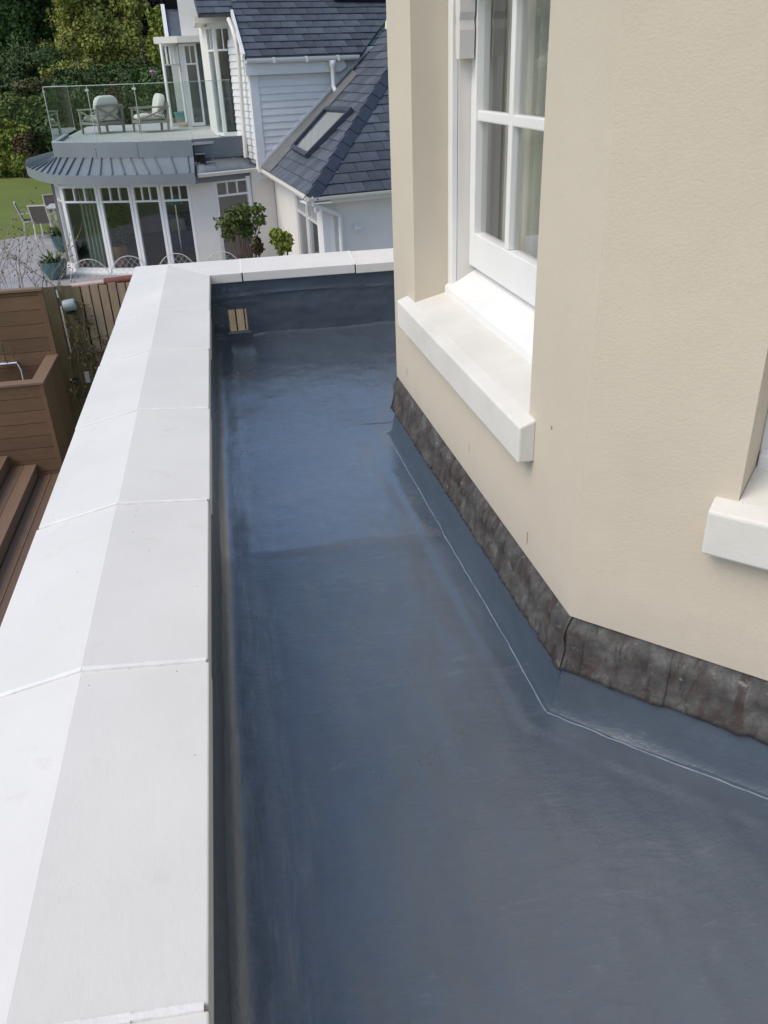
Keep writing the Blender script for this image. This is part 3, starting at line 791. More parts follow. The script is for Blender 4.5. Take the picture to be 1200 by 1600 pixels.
# downpipe at the pavilion corner, a lamp on its front wall
dp = g(Kc, 0)+Fd*.30-nF*.07
pts = [g(E_, 2.07)+Fd*.05-nF*.0, g(E_, 2.0)+Fd*.05+nF*.0, dp+V(0, 0, 1.74), dp+V(0, 0, 1.6), dp+V(0, 0, .0)]
MB().tube(pts, .042, 10).build('downpipe', M_trim, nh)
q = onp(557, 357, g(Kc), nF); mb = MB(); mb.obox(q-Fd*.05, Fd*.10, -nF*.03, V(0, 0, .09)); mb.obox(q-Fd*.06-nF*.03, Fd*.12, -nF*.07, V(0, 0, .045))
tag(mb.build('wall_lamp', M_trim), 'small white wall lamp on the white gable wall under the slate eaves', 'lamp')
q = Kc+Ld*.25-nL*.06+V(0, 0, 1.78)
tag(MB().lathe([(0, 0), (.045, 0), (.05, .05), (.045, .11), (0, .11)], q, 12).build('wall_lamp', M_trim), 'tiny round white lamp at the pavilion corner by the downpipe', 'lamp')

# --- ground-floor glazing under the terrace
VZ = 1.96
wp = [V(-4.05, 22.2, 0), V(-3.66, 20.95, 0), V(-2.80, 20.58, 0), V(-2.05, 20.32, 0), V(-1.40, 20.12, 0), V(-.74, 20.0, 0), V(-.22, 20.05, 0), V(.66, 20.45, 0), V(1.16, 20.72, 0)]
for i in range(5):
    d = (wp[i+1]-wp[i]); L = d.length; d.normalize(); nin = V(-d.y, d.x, 0)
    if i == 0: nin = V(-d.y, d.x, 0); 
    if nin.y < 0 and i: nin = -nin
    if i == 0 and nin.x < 0: nin = -nin
    if i == 0:
        glazed(wp[0], d, nin, .55, L-.0, .04, VZ, nh, 2, .36, .06, .09, 0)
    else: glazed(wp[i], d, nin, .005, L-.005, .04, VZ, nh, 3, .36, .065, .09, 0)
    MB().obox(wp[i]-nin*.06-d*.02, d*(L+.04), nin*.2, V(0, 0, .042)).build('plinth', M_trim, nh)
for i in (5, 7):
    d = (wp[i+1]-wp[i]); L = d.length; d.normalize(); nin = V(-d.y, d.x, 0)
    MB().obox(wp[i], d*L, nin*.25, V(0, 0, 2.06)).build('wall', M_whr, nh)
d = (wp[7]-wp[6]); L = d.length; d.normalize(); nin = V(-d.y, d.x, 0)
dr = glazed(wp[6], d, nin, .02, L-.02, .03, 1.98, nh, 3, .36, .09, .09, .06)
MB().obox(wp[6]+d*.08-nin*(-.0)+V(0, 0, .95), d*.14, -nin*.05, V(0, 0, .03)).build('door_handle', M_chrome, nh)
# room behind the glass: floor, back walls, ceiling
rm = [V(-4.0, 22.3, 0), V(-3.5, 21.0, 0), V(-2.7, 20.75, 0), V(-.7, 20.2, 0), V(.8, 20.7, 0), V(1.3, 26, 0), V(-4, 26, 0)]
MB().prism([p+V(0, 0, .005) for p in rm], (0, 0, .02)).build('floor', M_floor, nh)
MB().prism([p+V(0, 0, 2.0) for p in rm], (0, 0, .03)).build('ceiling', M_intw, nh)
mb = MB(); mb.box((-4.0, 26, 0), (1.5, 26.1, 2.03)); mb.box((-4.12, 22.6, 0), (-4.02, 26, 2.03)); mb.build('inner_wall', M_intw, nh)

# --- curved zinc skirt, fascia, terrace upstand
out = [V(-5.02, 25.2, 0), V(-4.93, 24.3, 0), V(-4.66, 22.95, 0), V(-4.30, 21.9, 0), V(-3.80, 20.85, 0), V(-3.36, 20.3, 0), V(-2.68, 19.88, 0), V(-1.98, 19.62, 0), V(-1.28, 19.42, 0), V(-.57, 19.28, 0)]
inn = [V(-4.00, 25.2, 0), V(-3.97, 24.3, 0), V(-3.92, 23.4, 0), V(-3.88, 22.55, 0), V(-3.80, 22.25, 0), V(-3.35, 21.9, 0), V(-2.78, 21.48, 0), V(-2.2, 21.15, 0), V(-1.5, 20.85, 0), V(-.58, 20.62, 0)]
def crv(pts, t):
    x = t*(len(pts)-1); i = min(int(x), len(pts)-2); f = x-i
    p0, p1, p2, p3 = pts[max(i-1, 0)], pts[i], pts[i+1], pts[min(i+2, len(pts)-1)]
    return .5*((2*p1)+(p2-p0)*f+(2*p0-5*p1+4*p2-p3)*f*f+(3*p1-p0-3*p2+p3)*f**3)
zo, zi_ = 2.215, 2.42
MB().grid(lambda a, b: (crv(out, a)+V(0, 0, zo)).lerp(crv(inn, a)+V(0, 0, zi_), b), 60, 2).build('skirt_roof', M_zinc, nh, solid=.03, smooth=False)
sr = nh
for i in range(24):
    t = (i+.4)/24
    p, q = crv(out, t)+V(0, 0, zo+.003), crv(inn, t)+V(0, 0, zi_+.003)
    dirn = (q-p).normalized(); mb = MB(); mb.bar(p+V(0, 0, .018), q+V(0, 0, .018), .022, .036); mb.build('standing_seam', M_zinc2, nh)
MB().grid(lambda a, b: crv(out, a)+V(0, 0, 2.018+b*.205), 60, 2).build('fascia', M_zinc, nh, solid=.03, smooth=False)
mb = MB().grid(lambda a, b: (crv(out, a)+V(0, 0, 2.03)).lerp(crv(inn, a).lerp(V(-1, 24, 0), .12)+V(0, 0, 2.03), b), 60, 1); mb.build('soffit', M_zinc, nh)
UZ = 2.775
segs = [(3.0, 4.0), (4.0, 6.0), (6.0, 7.6), (7.6, 9.0)]
for a0, a1 in [(0, 1.5), (1.5, 3.0)]+segs:
    mb = MB().grid(lambda a, b: crv(inn, (a0+.008+(a1-a0-.016)*a)/9)+V(0, 0, 2.40+b*(UZ-2.40)), 14, 1); mb.build('upstand_panel', M_zinc, nh, solid=.05, smooth=False)
MB().grid(lambda a, b: (crv(inn, a)+V(0, 0, UZ)).lerp(crv(inn, a).lerp(V(-1.2, 26, 0), .045)+V(0, 0, UZ+.002), b), 60, 1).build('upstand_cap', simple('pale_zinc_cap', (.40, .43, .45), None, 3, .5), nh, solid=.02)
# terrace floor
DZ = 2.71
MB().prism([V(p.x, p.y, DZ-.05) for p in inn[3:]+[V(.45, 21.2, 0), V(.6, 23, 0), V(.2, 30, 0), V(-4.0, 30, 0)]], (0, 0, .05)).build('terrace_floor', M_deckst, nh)
# second, straight stretch of skirt roof and upstand to the right
s2 = [at(307, 272, 19.62), at(405, 262, 20.62)]; t2 = [at(305, 249, 20.75), at(384, 246, 21.1)]
MB().grid(lambda a, b: s2[0].lerp(s2[1], a).lerp(t2[0].lerp(t2[1], a), b), 6, 1).build('skirt_roof', M_zinc, nh, solid=.03)
for f in (.34, .72):
    MB().bar(s2[0].lerp(s2[1], f)+V(0, 0, .015), t2[0].lerp(t2[1], f)+V(0, 0, .015), .02, .03).build('standing_seam', M_zinc2, nh)
dd = (s2[1]-s2[0]).normalized(); dn = V(-dd.y, dd.x, 0)
L2 = (s2[1]-s2[0]).length
mb = MB(); mb.obox(s2[0]-dn*.07-V(0, 0, .075), dd*(L2+.02), dn*.09, V(0, 0, .078)); mb.build('gutter', M_gut, nh, bevel=.02)
mb = MB(); mb.obox(s2[0]+dn*.06-V(0, 0, .2), dd*(L2+.05), dn*.04, V(0, 0, .16)); mb.build('fascia', M_zinc2, nh)
MB().obox(V(s2[0].x, s2[0].y, 2.02)+dn*.07, dd*(L2+.1), dn*.9, V(0, 0, .02)).build('soffit', M_zinc2, nh)
MB().obox(V(s2[0].x, s2[0].y, 2.03)+dn*.62+dd*.05, dd*(L2+.2), dn*.1, V(0, 0, .30)).build('wall', M_whr, nh)
tt = (t2[1]-t2[0]); MB().obox(V(t2[0].x, t2[0].y, 2.36), V(tt.x, tt.y, 0), V(-tt.y, tt.x, 0).normalized()*.1, V(0, 0, UZ-2.36)).build('upstand_panel', M_zinc2, nh)
# black hopper outlet through the upstand
q = at(315, 258, 20.35); mb = MB()
for a, b in (((-.10, 0, -.02), (.10, .4, 0)), ((-.10, 0, .2), (.10, .4, .22)), ((-.10, 0, 0), (-.08, .4, .2)), ((.08, 0, 0), (.10, .4, .2)), ((-.08, .1, 0), (.08, .12, .2))): mb.box(q+V(*a), q+V(*b))
mb.build('outlet_box', M_black, nh)
MB().box(q+V(-.105, -.01, .221), q+V(.105, .1, .235)).build('outlet_rim', M_clamp, nh)

# --- upper storey: clad wall, one board at a time
Wc = g(atz(405, 263, ZE)); Wc = V(Wc.x, Wc.y, 0)
WL = 3.6
bp = .142; z = 2.06; i = 0
gz = at(384, 93, Wc.y-.3).z
def lineL(p): return ZE+SL*nL.dot(g(p)-g(E_))       # height of the pavilion roof under a point
while z < gz+.1:
    # each board runs from the corner board until it meets the slope
    sEnd = 0
    for s in np.arange(.12, WL, .02):
        if lineL(Wc+w_*s) < z+.15: sEnd = s
    if sEnd > .2:
        a0 = Wc+w_*.14; L = sEnd-.14
        MB().loft([a0-wn*.034+V(0, 0, z), a0-wn*.012+V(0, 0, z+bp), a0+V(0, 0, z+bp), a0+V(0, 0, z)], [p+w_*L for p in (a0-wn*.034+V(0, 0, z), a0-wn*.012+V(0, 0, z+bp), a0+V(0, 0, z+bp), a0+V(0, 0, z))]).build('cladding_board', M_board, nh)
    z += bp; i += 1
bm_fix = []
MB().obox(Wc+V(0, 0, 1.9)+wn*.002, w_*WL, wn*.2, V(0, 0, gz+.1-1.9)).build('wall', M_board, nh)
MB().obox(Wc-wn*.042-w_*.03+V(0, 0, 2.02), w_*.19, wn*.15, V(0, 0, gz-2.02)).build('corner_board', M_trim, nh)
# raking flashing board along the slope
p0, p1 = Wc+w_*.1, Wc+w_*2.55
MB().obox(V(p0.x, p0.y, lineL(p0)+.03)-wn*.045, V(p1.x-p0.x, p1.y-p0.y, lineL(p1)-lineL(p0)), wn*.02, V(0, 0, .10)).build('rake_board', M_board, nh)
# left return of the clad wall
RL = 1.45; rd = V(-.24, .97, 0).normalized(); rn = V(-rd.y, rd.x, 0)
if rn.x > 0: rn = -rn
z = 2.3
while z < gz+.3:
    a0 = Wc+rd*(.02+max(0, z+bp-gz-.10)/.62)+rn*.002
    sec = [rn*.034+V(0, 0, z), rn*.012+V(0, 0, z+bp), V(0, 0, z+bp), V(0, 0, z)]
    MB().loft([a0+p for p in sec], [Wc+rn*.002+rd*(RL+.02)+p for p in sec]).build('cladding_board', M_board, nh); z += bp
MB().prism([Wc-rn*.01+V(0, 0, 2.2), Wc-rn*.01+rd*RL+V(0, 0, 2.2), Wc-rn*.01+rd*RL+V(0, 0, gz+.9), Wc-rn*.01+V(0, 0, gz+.12)], -rn*.1).build('wall', M_board, nh)
# eaves gutter, fascia, spout
ge0 = at(384, 92.5, Wc.y-.28); ge0.z = gz
gl = 2.62
def half_gutter(P, d, nin, L, mat, par_, r=.06):
    sec = [(r*math.cos(PI+PI*k/8), r*math.sin(PI+PI*k/8)) for k in range(9)]+[(r, .015)]+[((r-.01)*math.cos(2*PI-PI*k/8), (r-.01)*math.sin(2*PI-PI*k/8)) for k in range(9)]+[(-r, .015)]
    A1 = [P+nin*a+V(0, 0, b) for a, b in sec]; return MB().loft(A1, [p+d*L for p in A1]).build('gutter', mat, par_, smooth=False)
gu = half_gutter(ge0, w_, wn, gl, M_trim, nh, .075)
for f in (.6, 1.35, 2.1):
    MB().obox(ge0+w_*f-wn*.085-V(0, 0, .085), w_*.035, wn*.17, V(0, 0, .11)).build('bracket', M_trim, gu)
fp = ge0+wn*.09-V(0, 0, .30)
MB().prism([fp-w_*.0+V(0, 0, 0), fp+w_*2.22, fp+w_*2.36+V(0, 0, .10), fp+w_*2.30+V(0, 0, .24), fp+V(0, 0, .24)], wn*.03).build('fascia', M_board, nh)
MB().obox(fp+V(0, 0, .0)+wn*.03, w_*2.2, wn*.2, V(0, 0, .02)).build('soffit', M_trim, nh)
sp = ge0+w_*1.98-V(0, 0, .07)
mb = MB(); mb.tube([sp, sp-V(0, 0, .10), sp-V(0, 0, .14), sp-V(0, 0, .52), sp-V(0, 0, .60)-wn*.08, sp-V(0, 0, .64)-wn*.14], [.085, .075, .05, .05, .05, .05], 12, cap=False); mb.build('spout', M_trim, nh, solid=.006)
# main slate slope above the gutter
SM = .80; NM = pl_n(wn, SM)
P0m = ge0+wn*.02+V(0, 0, .045)
def onM(x, y): return onp(x, y, P0m, NM)
upM = NM.cross(w_).normalized(); upM = -upM if upM.z < 0 else upM
polyM1 = [P0m, P0m+w_*2.72, onM(602, 33), onM(640, -70), onM(348, -70), onM(364, 20)]
polyM2 = [onM(364, 20), onM(348, -70), onM(288, -70), onM(304, 0), onM(310, 22)]
for pm in (polyM1, polyM2):
    po = MB().prism([p-NM*.006 for p in pm], -NM*.08).build('roof', M_slate, nh)
    n_sl += slates(pm, P0m, NM, w_, .38, .215, po)
print('slates', n_sl)
q0 = onM(522, 4); q1 = onM(640, 6)
MB().obox(q0+NM*.03, q1-q0, upM*1.1, NM*.07).build('roof_panel', M_navy, nh)
# white verge on the left edge of the slope
MB().bar(P0m-w_*.03+V(0, 0, .02), onM(362, 20)-w_*.0+V(0, 0, .02), .05, .10, NM).build('verge', M_trim, nh)
# downpipe on the left return
pa, pb_ = at(380, 93, Wc.y+.1), at(384, 246, Wc.y+.25)
pp = [at(366, 30, 21.5), at(371, 62, 21.3), at(372, 92, 21.2), V(at(372, 95, 21.2).x, 21.2, at(372, 95, 21.2).z)]
xx = at(374, 100, 21.1)
MB().tube([at(357, 30, 21.2), at(363, 44, 20.9), at(369, 66, 20.75), at(373, 92, 20.75), at(384, 246, 20.75)], .045, 10).build('downpipe', M_gut, nh)

# --- terrace doors in two bays
def bay(x0, x1, yb, yt, Y, side, top_px, label=None, trans=.36):
    B0 = at(x0, yb, Y); B1 = at(x1, yb, Y); B0.z = B1.z = DZ; zt = at((x0+x1)/2-20, yt, Y).z
    d = (B1-B0); L = d.length; d.normalize(); nin = V(-d.y, d.x, 0)
    return B0, B1, d, L, nin, zt
B0, B1, d, L, nin, zt = bay(351, 379, 214, 40, 21.95, 1, 0)
glazed(g(B0), d, nin, 0, L, DZ+.02, zt, nh, 2, .48, .06, .08, 0)
Bs = at(340, 211, 22.45); Bs.z = DZ; ds = (Bs-B0); Ls = ds.length; ds.normalize(); ns = V(ds.y, -ds.x, 0)
if ns.x < 0: ns = -ns
glazed(g(B0), ds, ns, .02, Ls, DZ+.02, zt, nh, 2, .48, .05, .08, 0)
Bw = at(329, 199, 25.4); Bw.z = DZ; dw = Bw-Bs
MB().obox(Bs, dw, V(.25, .05, 0), V(0, 0, zt+.35-DZ)).build('wall', M_whr, nh)
MB().obox(B0+V(.1, .9, 0), d*1.2, V(0, .1, 0), V(0, 0, zt-DZ)).build('inner_wall', M_intw, nh)
cor = [at(297, 37, 23.5), at(303, 32, 21.55), at(352, 22, 21.4), at(366, 26, 21.9), V(1.0, 24, 0), V(-.2, 24.5, 0)]
cz = zt+.05
mb = MB().prism([V(p.x, p.y, cz) for p in (B0+V(-.42, 1.9, 0), B0+V(-.36, -.28, 0), B1+V(.05, -.30, 0), B1+V(.25, .1, 0), V(1.1, 24, 0), V(.2, 24.6, 0))], (0, 0, .13)); mb.build('cornice', M_gut, nh)
MB().prism([V(p.x, p.y, zt-.02) for p in (B0+V(-.12, 1.7, 0), B0+V(-.1, -.1, 0), B1+V(.03, -.12, 0), V(1.0, 24, 0))], (0, 0, .07)).build('frieze', M_trim, nh)
MB().prism([V(p.x, p.y, cz+.13) for p in (B0+V(-.3, 1.8, 0), B0+V(-.26, -.2, 0), B1+V(.05, -.2, 0), V(1.0, 24, 0))], (0, 0, .03)).build('bay_roof', M_leadv, nh)
# second bay further back, with its door leaf folded open
C0 = at(300, 190, 27.0); C1 = at(321, 191, 27.0); C0.z = C1.z = DZ
d2 = (C1-C0); L_2 = d2.length; d2.normalize(); nin2 = V(-d2.y, d2.x, 0); zt2 = at(292, 68, 27.0).z
glazed(g(C0), d2, nin2, 0, L_2, DZ+.02, zt2, nh, 2, .5, .06, .08, 0)
o0 = at(268, 187, 26.6); o1 = at(293, 180, 27.2); o0.z = o1.z = DZ; dl = o1-o0; Ll = dl.length; dl.normalize(); nl = V(-dl.y, dl.x, 0)
glazed(g(o0), dl, nl, 0, Ll, DZ+.05, zt2+.0, nh, 4, .5, .055, .06, 0)
MB().obox(C0+V(-.1, .02, 0), V(-.05, .5, 0), V(.1, 0, 0), V(0, 0, zt2-DZ)).build('wall', M_whr, nh)
MB().prism([V(p.x, p.y, zt2+.02) for p in (C0+V(-.75, -.05, 0), C0+V(-.1, -.3, 0), C1+V(.3, -.3, 0), C1+V(.3, 1.2, 0), C0+V(-.7, 1.2, 0))], (0, 0, .16)).build('cornice', M_gut, nh)
MB().box((C0.x-.2, 27.7, DZ), (C1.x+.6, 27.8, zt2)).build('inner_wall', M_intw, nh)
q0, q1 = at(284, 58, 27.6), at(307, 58, 27.6)
MB().box((q0.x, 27.6, zt2+.18), (q1.x+.6, 28.4, zt2+4)).build('chimney_wall', M_whr, nh)
# end gable further back: a slip of slate roof with dark bargeboard
r0, r1, r2, r3 = at(262, 66, 30.5), at(286, 66, 30.5), at(287, 14, 33), at(256, 14, 33)
MB().prism([r0, r1, r2, r3], (0, .1, -.1)).build('roof', M_slate, nh)
MB().prism([at(259, 14, 33), at(290, 14, 33), at(290, -25, 32.5), at(262, -25, 32.5)], (0, .1, 0)).build('bargeboard', M_black, nh)
MB().bar(r0, at(254, 10, 33), .12, .14).build('verge', M_trim, nh)
MB().box((r0.x, 30.7, 2.4), (r1.x+.4, 31, r0.z-.05)).build('wall', M_whr, nh)

# ================================================================== terrace: glass balustrade and furniture
gb = thing('glass_balustrade', 'frameless green-tinted glass balustrade round the roof terrace', 'balustrade', (-1.5, 21.5, UZ))
gp = [V(-3.96, 27, 0), at(83, 219.5, 22.45), at(150, 220.5, 21.62), at(222, 220, 21.05), at(300, 216, 20.80), V(.42, 21.25, 0)]
gp = [V(p.x, p.y, UZ+.012) for p in gp]
for i in range(len(gp)-1):
    a, b = gp[i], gp[i+1]; d = (b-a).normalized(); q = V(-d.y, d.x, 0)
    MB().obox(a+d*.012, (b-a)-d*.024, q*.017, V(0, 0, 1.13)).build('glass_panel', M_balus, gb)
    MB().obox(a+d*.012-q*.001+V(0, 0, 1.131), (b-a)-d*.024, q*.019, V(0, 0, .012)).build('glass_edge', M_gedge, gb)
    MB().obox(a+d*.002-q*.001, d*.009, q*.019, V(0, 0, 1.143)).build('glass_edge', M_gedge, gb)
    for h in (1.02,):
        if 0 <= i < 4: MB().obox(b-d*.04-q*.012+V(0, 0, h), d*.08, q*.041, V(0, 0, .045)).build('clamp', M_clamp, gb)
def lounge_chair(name, loc, rz, label):
    t = thing(name, label, 'armchair', (0, 0, 0), 'lounge chairs on the terrace')
    # local: seat faces +x, sides at y = +-0.38
    S = .40
    for s in (-1, 1):
        y = s*S
        for x, h in ((.40, .58), (-.36, .70)):
            MB().bar((x, y, 0), (x-.02*(1 if x > 0 else 3), y, h), .055, .055, (1, 0, 0)).build('leg', M_teak, t)
        MB().bar((.45, y, .60), (-.46, y, .62), .075, .035).build('armrest', M_teak, t)
        MB().bar((.40, y, .27), (-.37, y, .25), .045, .06).build('side_rail', M_teak, t)
        mb = MB(); mb.bar((.37, y, .31), (-.38, y, .58), .028, .035); mb.build('brace', M_teak, t)
        mb = MB(); mb.bar((.37, y+.002, .57), (-.38, y+.002, .30), .026, .033); mb.build('brace', M_teak, t)
    MB().bar((.40, -S, .27), (.40, S, .27), .05, .07).build('front_rail', M_teak, t)
    MB().bar((-.37, -S, .25), (-.37, S, .25), .05, .07).build('back_rail', M_teak, t)
    MB().bar((-.42, -S, .68), (-.42, S, .68), .05, .06).build('back_rail', M_teak, t)
    mb = MB(); mb.bar((-.38, -S+.03, .29), (-.41, S-.03, .65), .028, .035); mb.build('brace', M_teak, t)
    mb = MB(); mb.bar((-.378, S-.03, .29), (-.408, -S+.03, .65), .026, .033); mb.build('brace', M_teak, t)
    for k in range(5): MB().bar((.3-.15*k, -S+.02, .285), (.3-.15*k, S-.02, .285), .09, .018).build('slat', M_teak, t)
    def pillow(c, hx, hy, hz, tilt):
        def fn(a, b):
            th = (a-.5)*2*PI; ph = (b-.5)*PI
            sg = lambda v, e: math.copysign(abs(v)**e, v)
            return V(c[0], c[1], c[2]) + Matrix.Rotation(tilt, 3, 'Y') @ V(hx*sg(math.cos(ph), .45)*sg(math.cos(th), .35), hy*sg(math.cos(ph), .45)*sg(math.sin(th), .35), hz*sg(math.sin(ph), .8))
        return MB().grid(fn, 28, 14)
    pillow((.02, 0, .375), .38, .36, .085, 0).build('seat_cushion', M_cush, t)
    pillow((-.27, 0, .66), .10, .36, .27, -.28).build('back_cushion', M_cush, t)
    t.rotation_euler = (0, 0, rz); t.location = loc
    return t
q = atz(163, 208, DZ); lounge_chair('lounge_chair', (q.x, q.y, DZ), math.radians(132), 'grey teak lounge chair with cream cushions, left one on the terrace')
q = atz(238, 206, DZ); lounge_chair('lounge_chair', (q.x, q.y, DZ), math.radians(196), 'grey teak lounge chair with cream cushions, right one beside the open door')
# oval planter by the door
q = atz(291, 197, DZ); t = thing('planter', 'turquoise and terracotta banded planter on the terrace by the door', 'planter', (q.x, q.y, DZ))
for nm, prof, mt in (('lower_band', [(0, 0), (.20, 0), (.23, .18)], M_terr), ('upper_band', [(.23, .181), (.25, .34), (.265, .345), (.265, .38), (.24, .38), (.22, .3), (0, .3)], M_turq)):
    o = MB().lathe([(r*1.15, z) for r, z in prof], (q.x, q.y, DZ), 20).build(nm, mt, t)
q = atz(268, 192, DZ); tag(MB().lathe([(0, 0), (.14, 0), (.17, .1), (.18, .12), (.15, .12), (0, .1)], (q.x, q.y, DZ), 18).build('saucer', M_terr), 'low terracotta dish on the terrace floor behind the armchair', 'dish')

# ================================================================== behind the parapet: timber fence, outdoor shower, decking
FY, FT = 11.35, 1.72
fn_ = thing('fence', 'weathered vertical slat timber fence behind the outdoor shower', 'fence', (-1, FY, -.2))
x = -2.62; i = 0
while x < 1.3:
    left = x < -2.12
    wd = .096 if not left else .109; zt = FT + random.uniform(-.012, .012) + (.02 if left else 0)
    dy = random.uniform(-.006, .006) + (.015*(i % 2) if left else 0)
    MB().box((x, FY+dy, -.20), (x+wd, FY+.02+dy, zt)).build('slat', M_fence2 if left or (x < -1.95 and i % 2) else M_fence, fn_)
    x += .114 + random.uniform(-.002, .002) - (.008 if left else 0); i += 1
for z in (.3, 1.0, 1.52): MB().box((-2.62, FY+.045, z), (1.3, FY+.085, z+.08)).build('rail', M_fence2, fn_)
for x in (-2.66, -.7, 1.3): MB().box((x, FY+.046, -.22), (x+.1, FY+.14, 1.6)).build('post', M_fence2, fn_)
# red canvas windbreak furled on its pole, standing behind the fence
t = thing('windbreak', 'faded red canvas windbreak with pale pink pole behind the fence top', 'windbreak', (-1, FY+.2, 0))
p0, p1, p2 = at(101, 450, FY+.16), at(163, 441, FY+.16), at(250, 430, FY+.16)
MB().tube([p0, p0.lerp(p1, .2)+V(0, 0, .012), p1], [.012, .03, .034], 10).build('pole', M_pink, t)
MB().tube([p1, p2, p2+V(1.5, 0, 0)], .05, 10).build('rolled_canvas', M_red, t)
MB().box((p0.x-.45, FY+.15, .02), (1.2, FY+.165, 1.69)).build('canvas', M_red, t)  # sheet extended full width and down so the slat gaps read dark
# lamp on the fence; white strips added in place of bright gaps between slats
q = at(108, 478, FY-.1); t = thing('fence_lamp', 'pale blue-grey drum lamp fixed near the top of the fence', 'lamp', q)
mb = MB().lathe([(0, 0), (.07, 0), (.075, .01), (.075, .13), (.06, .15), (0, .15)], (0, 0, 0), 18)
mb.v = [tuple(q + Matrix.Rotation(math.radians(82), 3, 'Y') @ Vector(v) + V(-.065, 0, 0)) for v in mb.v]
mb.build('drum', M_lamp, t); MB().box(q+V(-.03, .06, -.03), q+V(.05, .105, .05)).build('bracket', M_black, t)
MB().box(q+V(-.05, -.02, -.105), q+V(.05, .05, -.075)).build('base_plate', M_black, t)
a, b = at(95, 479, FY-.012), at(111, 551, FY-.012)
MB().bar(a, b, .022, .014, (0, 1, 0)).build('white_strip', M_wire, t)
a, b = at(88, 453, FY-.012), at(91, 465, FY-.012)
MB().bar(a, b, .02, .014, (0, 1, 0)).build('white_strip', M_wire, t)
q = at(137, 589, FY-.03); tag(MB().box(q-V(.03, .03, .07), q+V(.03, .02, .07)).build('junction_box', M_wire), 'small white box fixed low on the fence', 'box')
q = at(117, 595, FY-.03); mb = MB().box(q-V(.05, .02, .035), q+V(.05, .01, .035)); mb.lathe([(.0, -.0), (.025, 0), (.025, .03), (0, .03)], q+V(.02, -.03, 0), 10)
tag(mb.build('gate_latch', M_black), 'small black latch low on the mossy fence slats', 'latch')
# outdoor shower cubicle of composite boards
SX, SY0, SY1, SXL = -2.34, 9.77, 10.90, -4.6
sh = thing('shower_enclosure', 'brown composite board outdoor shower enclosure with high back and low front wall', 'shower', (SX-1, SY0, -.2))
z = -.18; i = 0
while z < 1.80:
    h = min(.176, 1.80-z)
    MB().box((SXL, SY1-.045+random.uniform(-.001, .001), z), (SX-.062, SY1, z+h-.006)).build('board', M_comp, sh); z += .176
MB().box((SX-.061, SY1-.055, -.18), (SX+.0, SY1+.012, 1.805)).build('corner_trim', M_comp, sh, bevel=.004)
MB().box((SXL, SY1-.075, 1.806), (SX+.004, SY1+.03, 1.84)).build('top_cap', M_ledge, sh, bevel=.004)
z = .968
while z > -.2:
    h = .158
    MB().box((SXL, SY0+random.uniform(-.001, .001), z-h+.006), (SX-.046, SY0+.04, z)).build('board', M_comp, sh); z -= h
MB().box((SX-.045, SY0-.006, -.2), (SX+.004, SY0+.05, .968)).build('corner_trim', M_comp, sh, bevel=.004)
y = SY0+.051
while y < SY1-.06:
    MB().box((SX-.04, y, -.2), (SX, min(y+.155, SY1-.057), .968)).build('board', M_comp, sh); y += .16
MB().box((SXL, SY0-.022, .970), (SX+.016, SY0+.13, 1.0)).build('ledge', M_ledge, sh, bevel=.004)
MB().box((SX-.135, SY0+.131, .970), (SX+.016, SY1-.056, 1.0)).build('ledge', M_ledge, sh, bevel=.004)
MB().box((SXL, SY0+.04, -.22), (SX-.041, SY1-.046, -.16)).build('tray', M_compy, sh)
t = thing('shower_mixer', 'chrome bar shower mixer with riser pipe and hose on the shower wall', 'shower mixer', at(12, 568, 10.8))
a, b = at(-14, 571, 10.78), at(27, 567, 10.78)
MB().tube([a, a.lerp(b, .5), b], .022, 12).build('bar', M_chrome, t)
for px in (5, 23): 
    q = at(px, 567, 10.82); MB().tube([q+V(0, -.03, 0), q+V(0, .04, 0)], .026, 12).build('inlet', M_chrome, t)
q = at(10, 566, 10.76); MB().tube([q, q+V(-.01, 0, .35), q+V(-.02, -.02, .9), q+V(-.04, -.15, 1.0), q+V(-.06, -.32, 1.0)], .010, 8).build('riser_pipe', M_chrome, t)
q = at(24, 566, 10.74); MB().tube([q+V(0, 0, .02), q+V(-.01, 0, .12), q+V(-.03, .0, .2)], .007, 8).build('lever', M_chrome, t)
q = at(27, 568, 10.74); MB().tube([q, q+V(.03, -.02, -.08), q+V(.03, -.03, -.2), q+V(-.02, -.04, -.36), q+V(-.15, -.03, -.45)], .008, 8).build('hose', M_wire, t)
# decking: a low floor with two broad steps up to the left
dk = tag(bpy.data.objects.new('deck_floor', None), kind='structure'); C.objects.link(dk); dk.location = (-1.6, 7, -.2)
x = -2.63
while x < -.62:
    MB().box((x+.003, 4.6, -.198), (min(x+.143, -.56), SY0-.01, -.17)).build('board', M_compy, dk, bevel=.003); x += .146
st = thing('deck_steps', 'broad brown composite deck steps rising to the left of the parapet', 'steps', (-3, 7, -.2))
for k, (xe, zt) in enumerate(((-2.63, -.02), (-2.925, .13), (-3.22, .28))):
    MB().box((xe-.012, 4.6, zt-.178), (xe-.030, SY0-.012, zt-.026)).build('riser', M_compy, st)
    for m_ in range(2):
        MB().box((xe-.147*(m_+1)+.003, 4.6, zt-.025), (xe-.147*m_-.001, SY0-.011, zt)).build('tread_board', M_compy, st, bevel=.003)

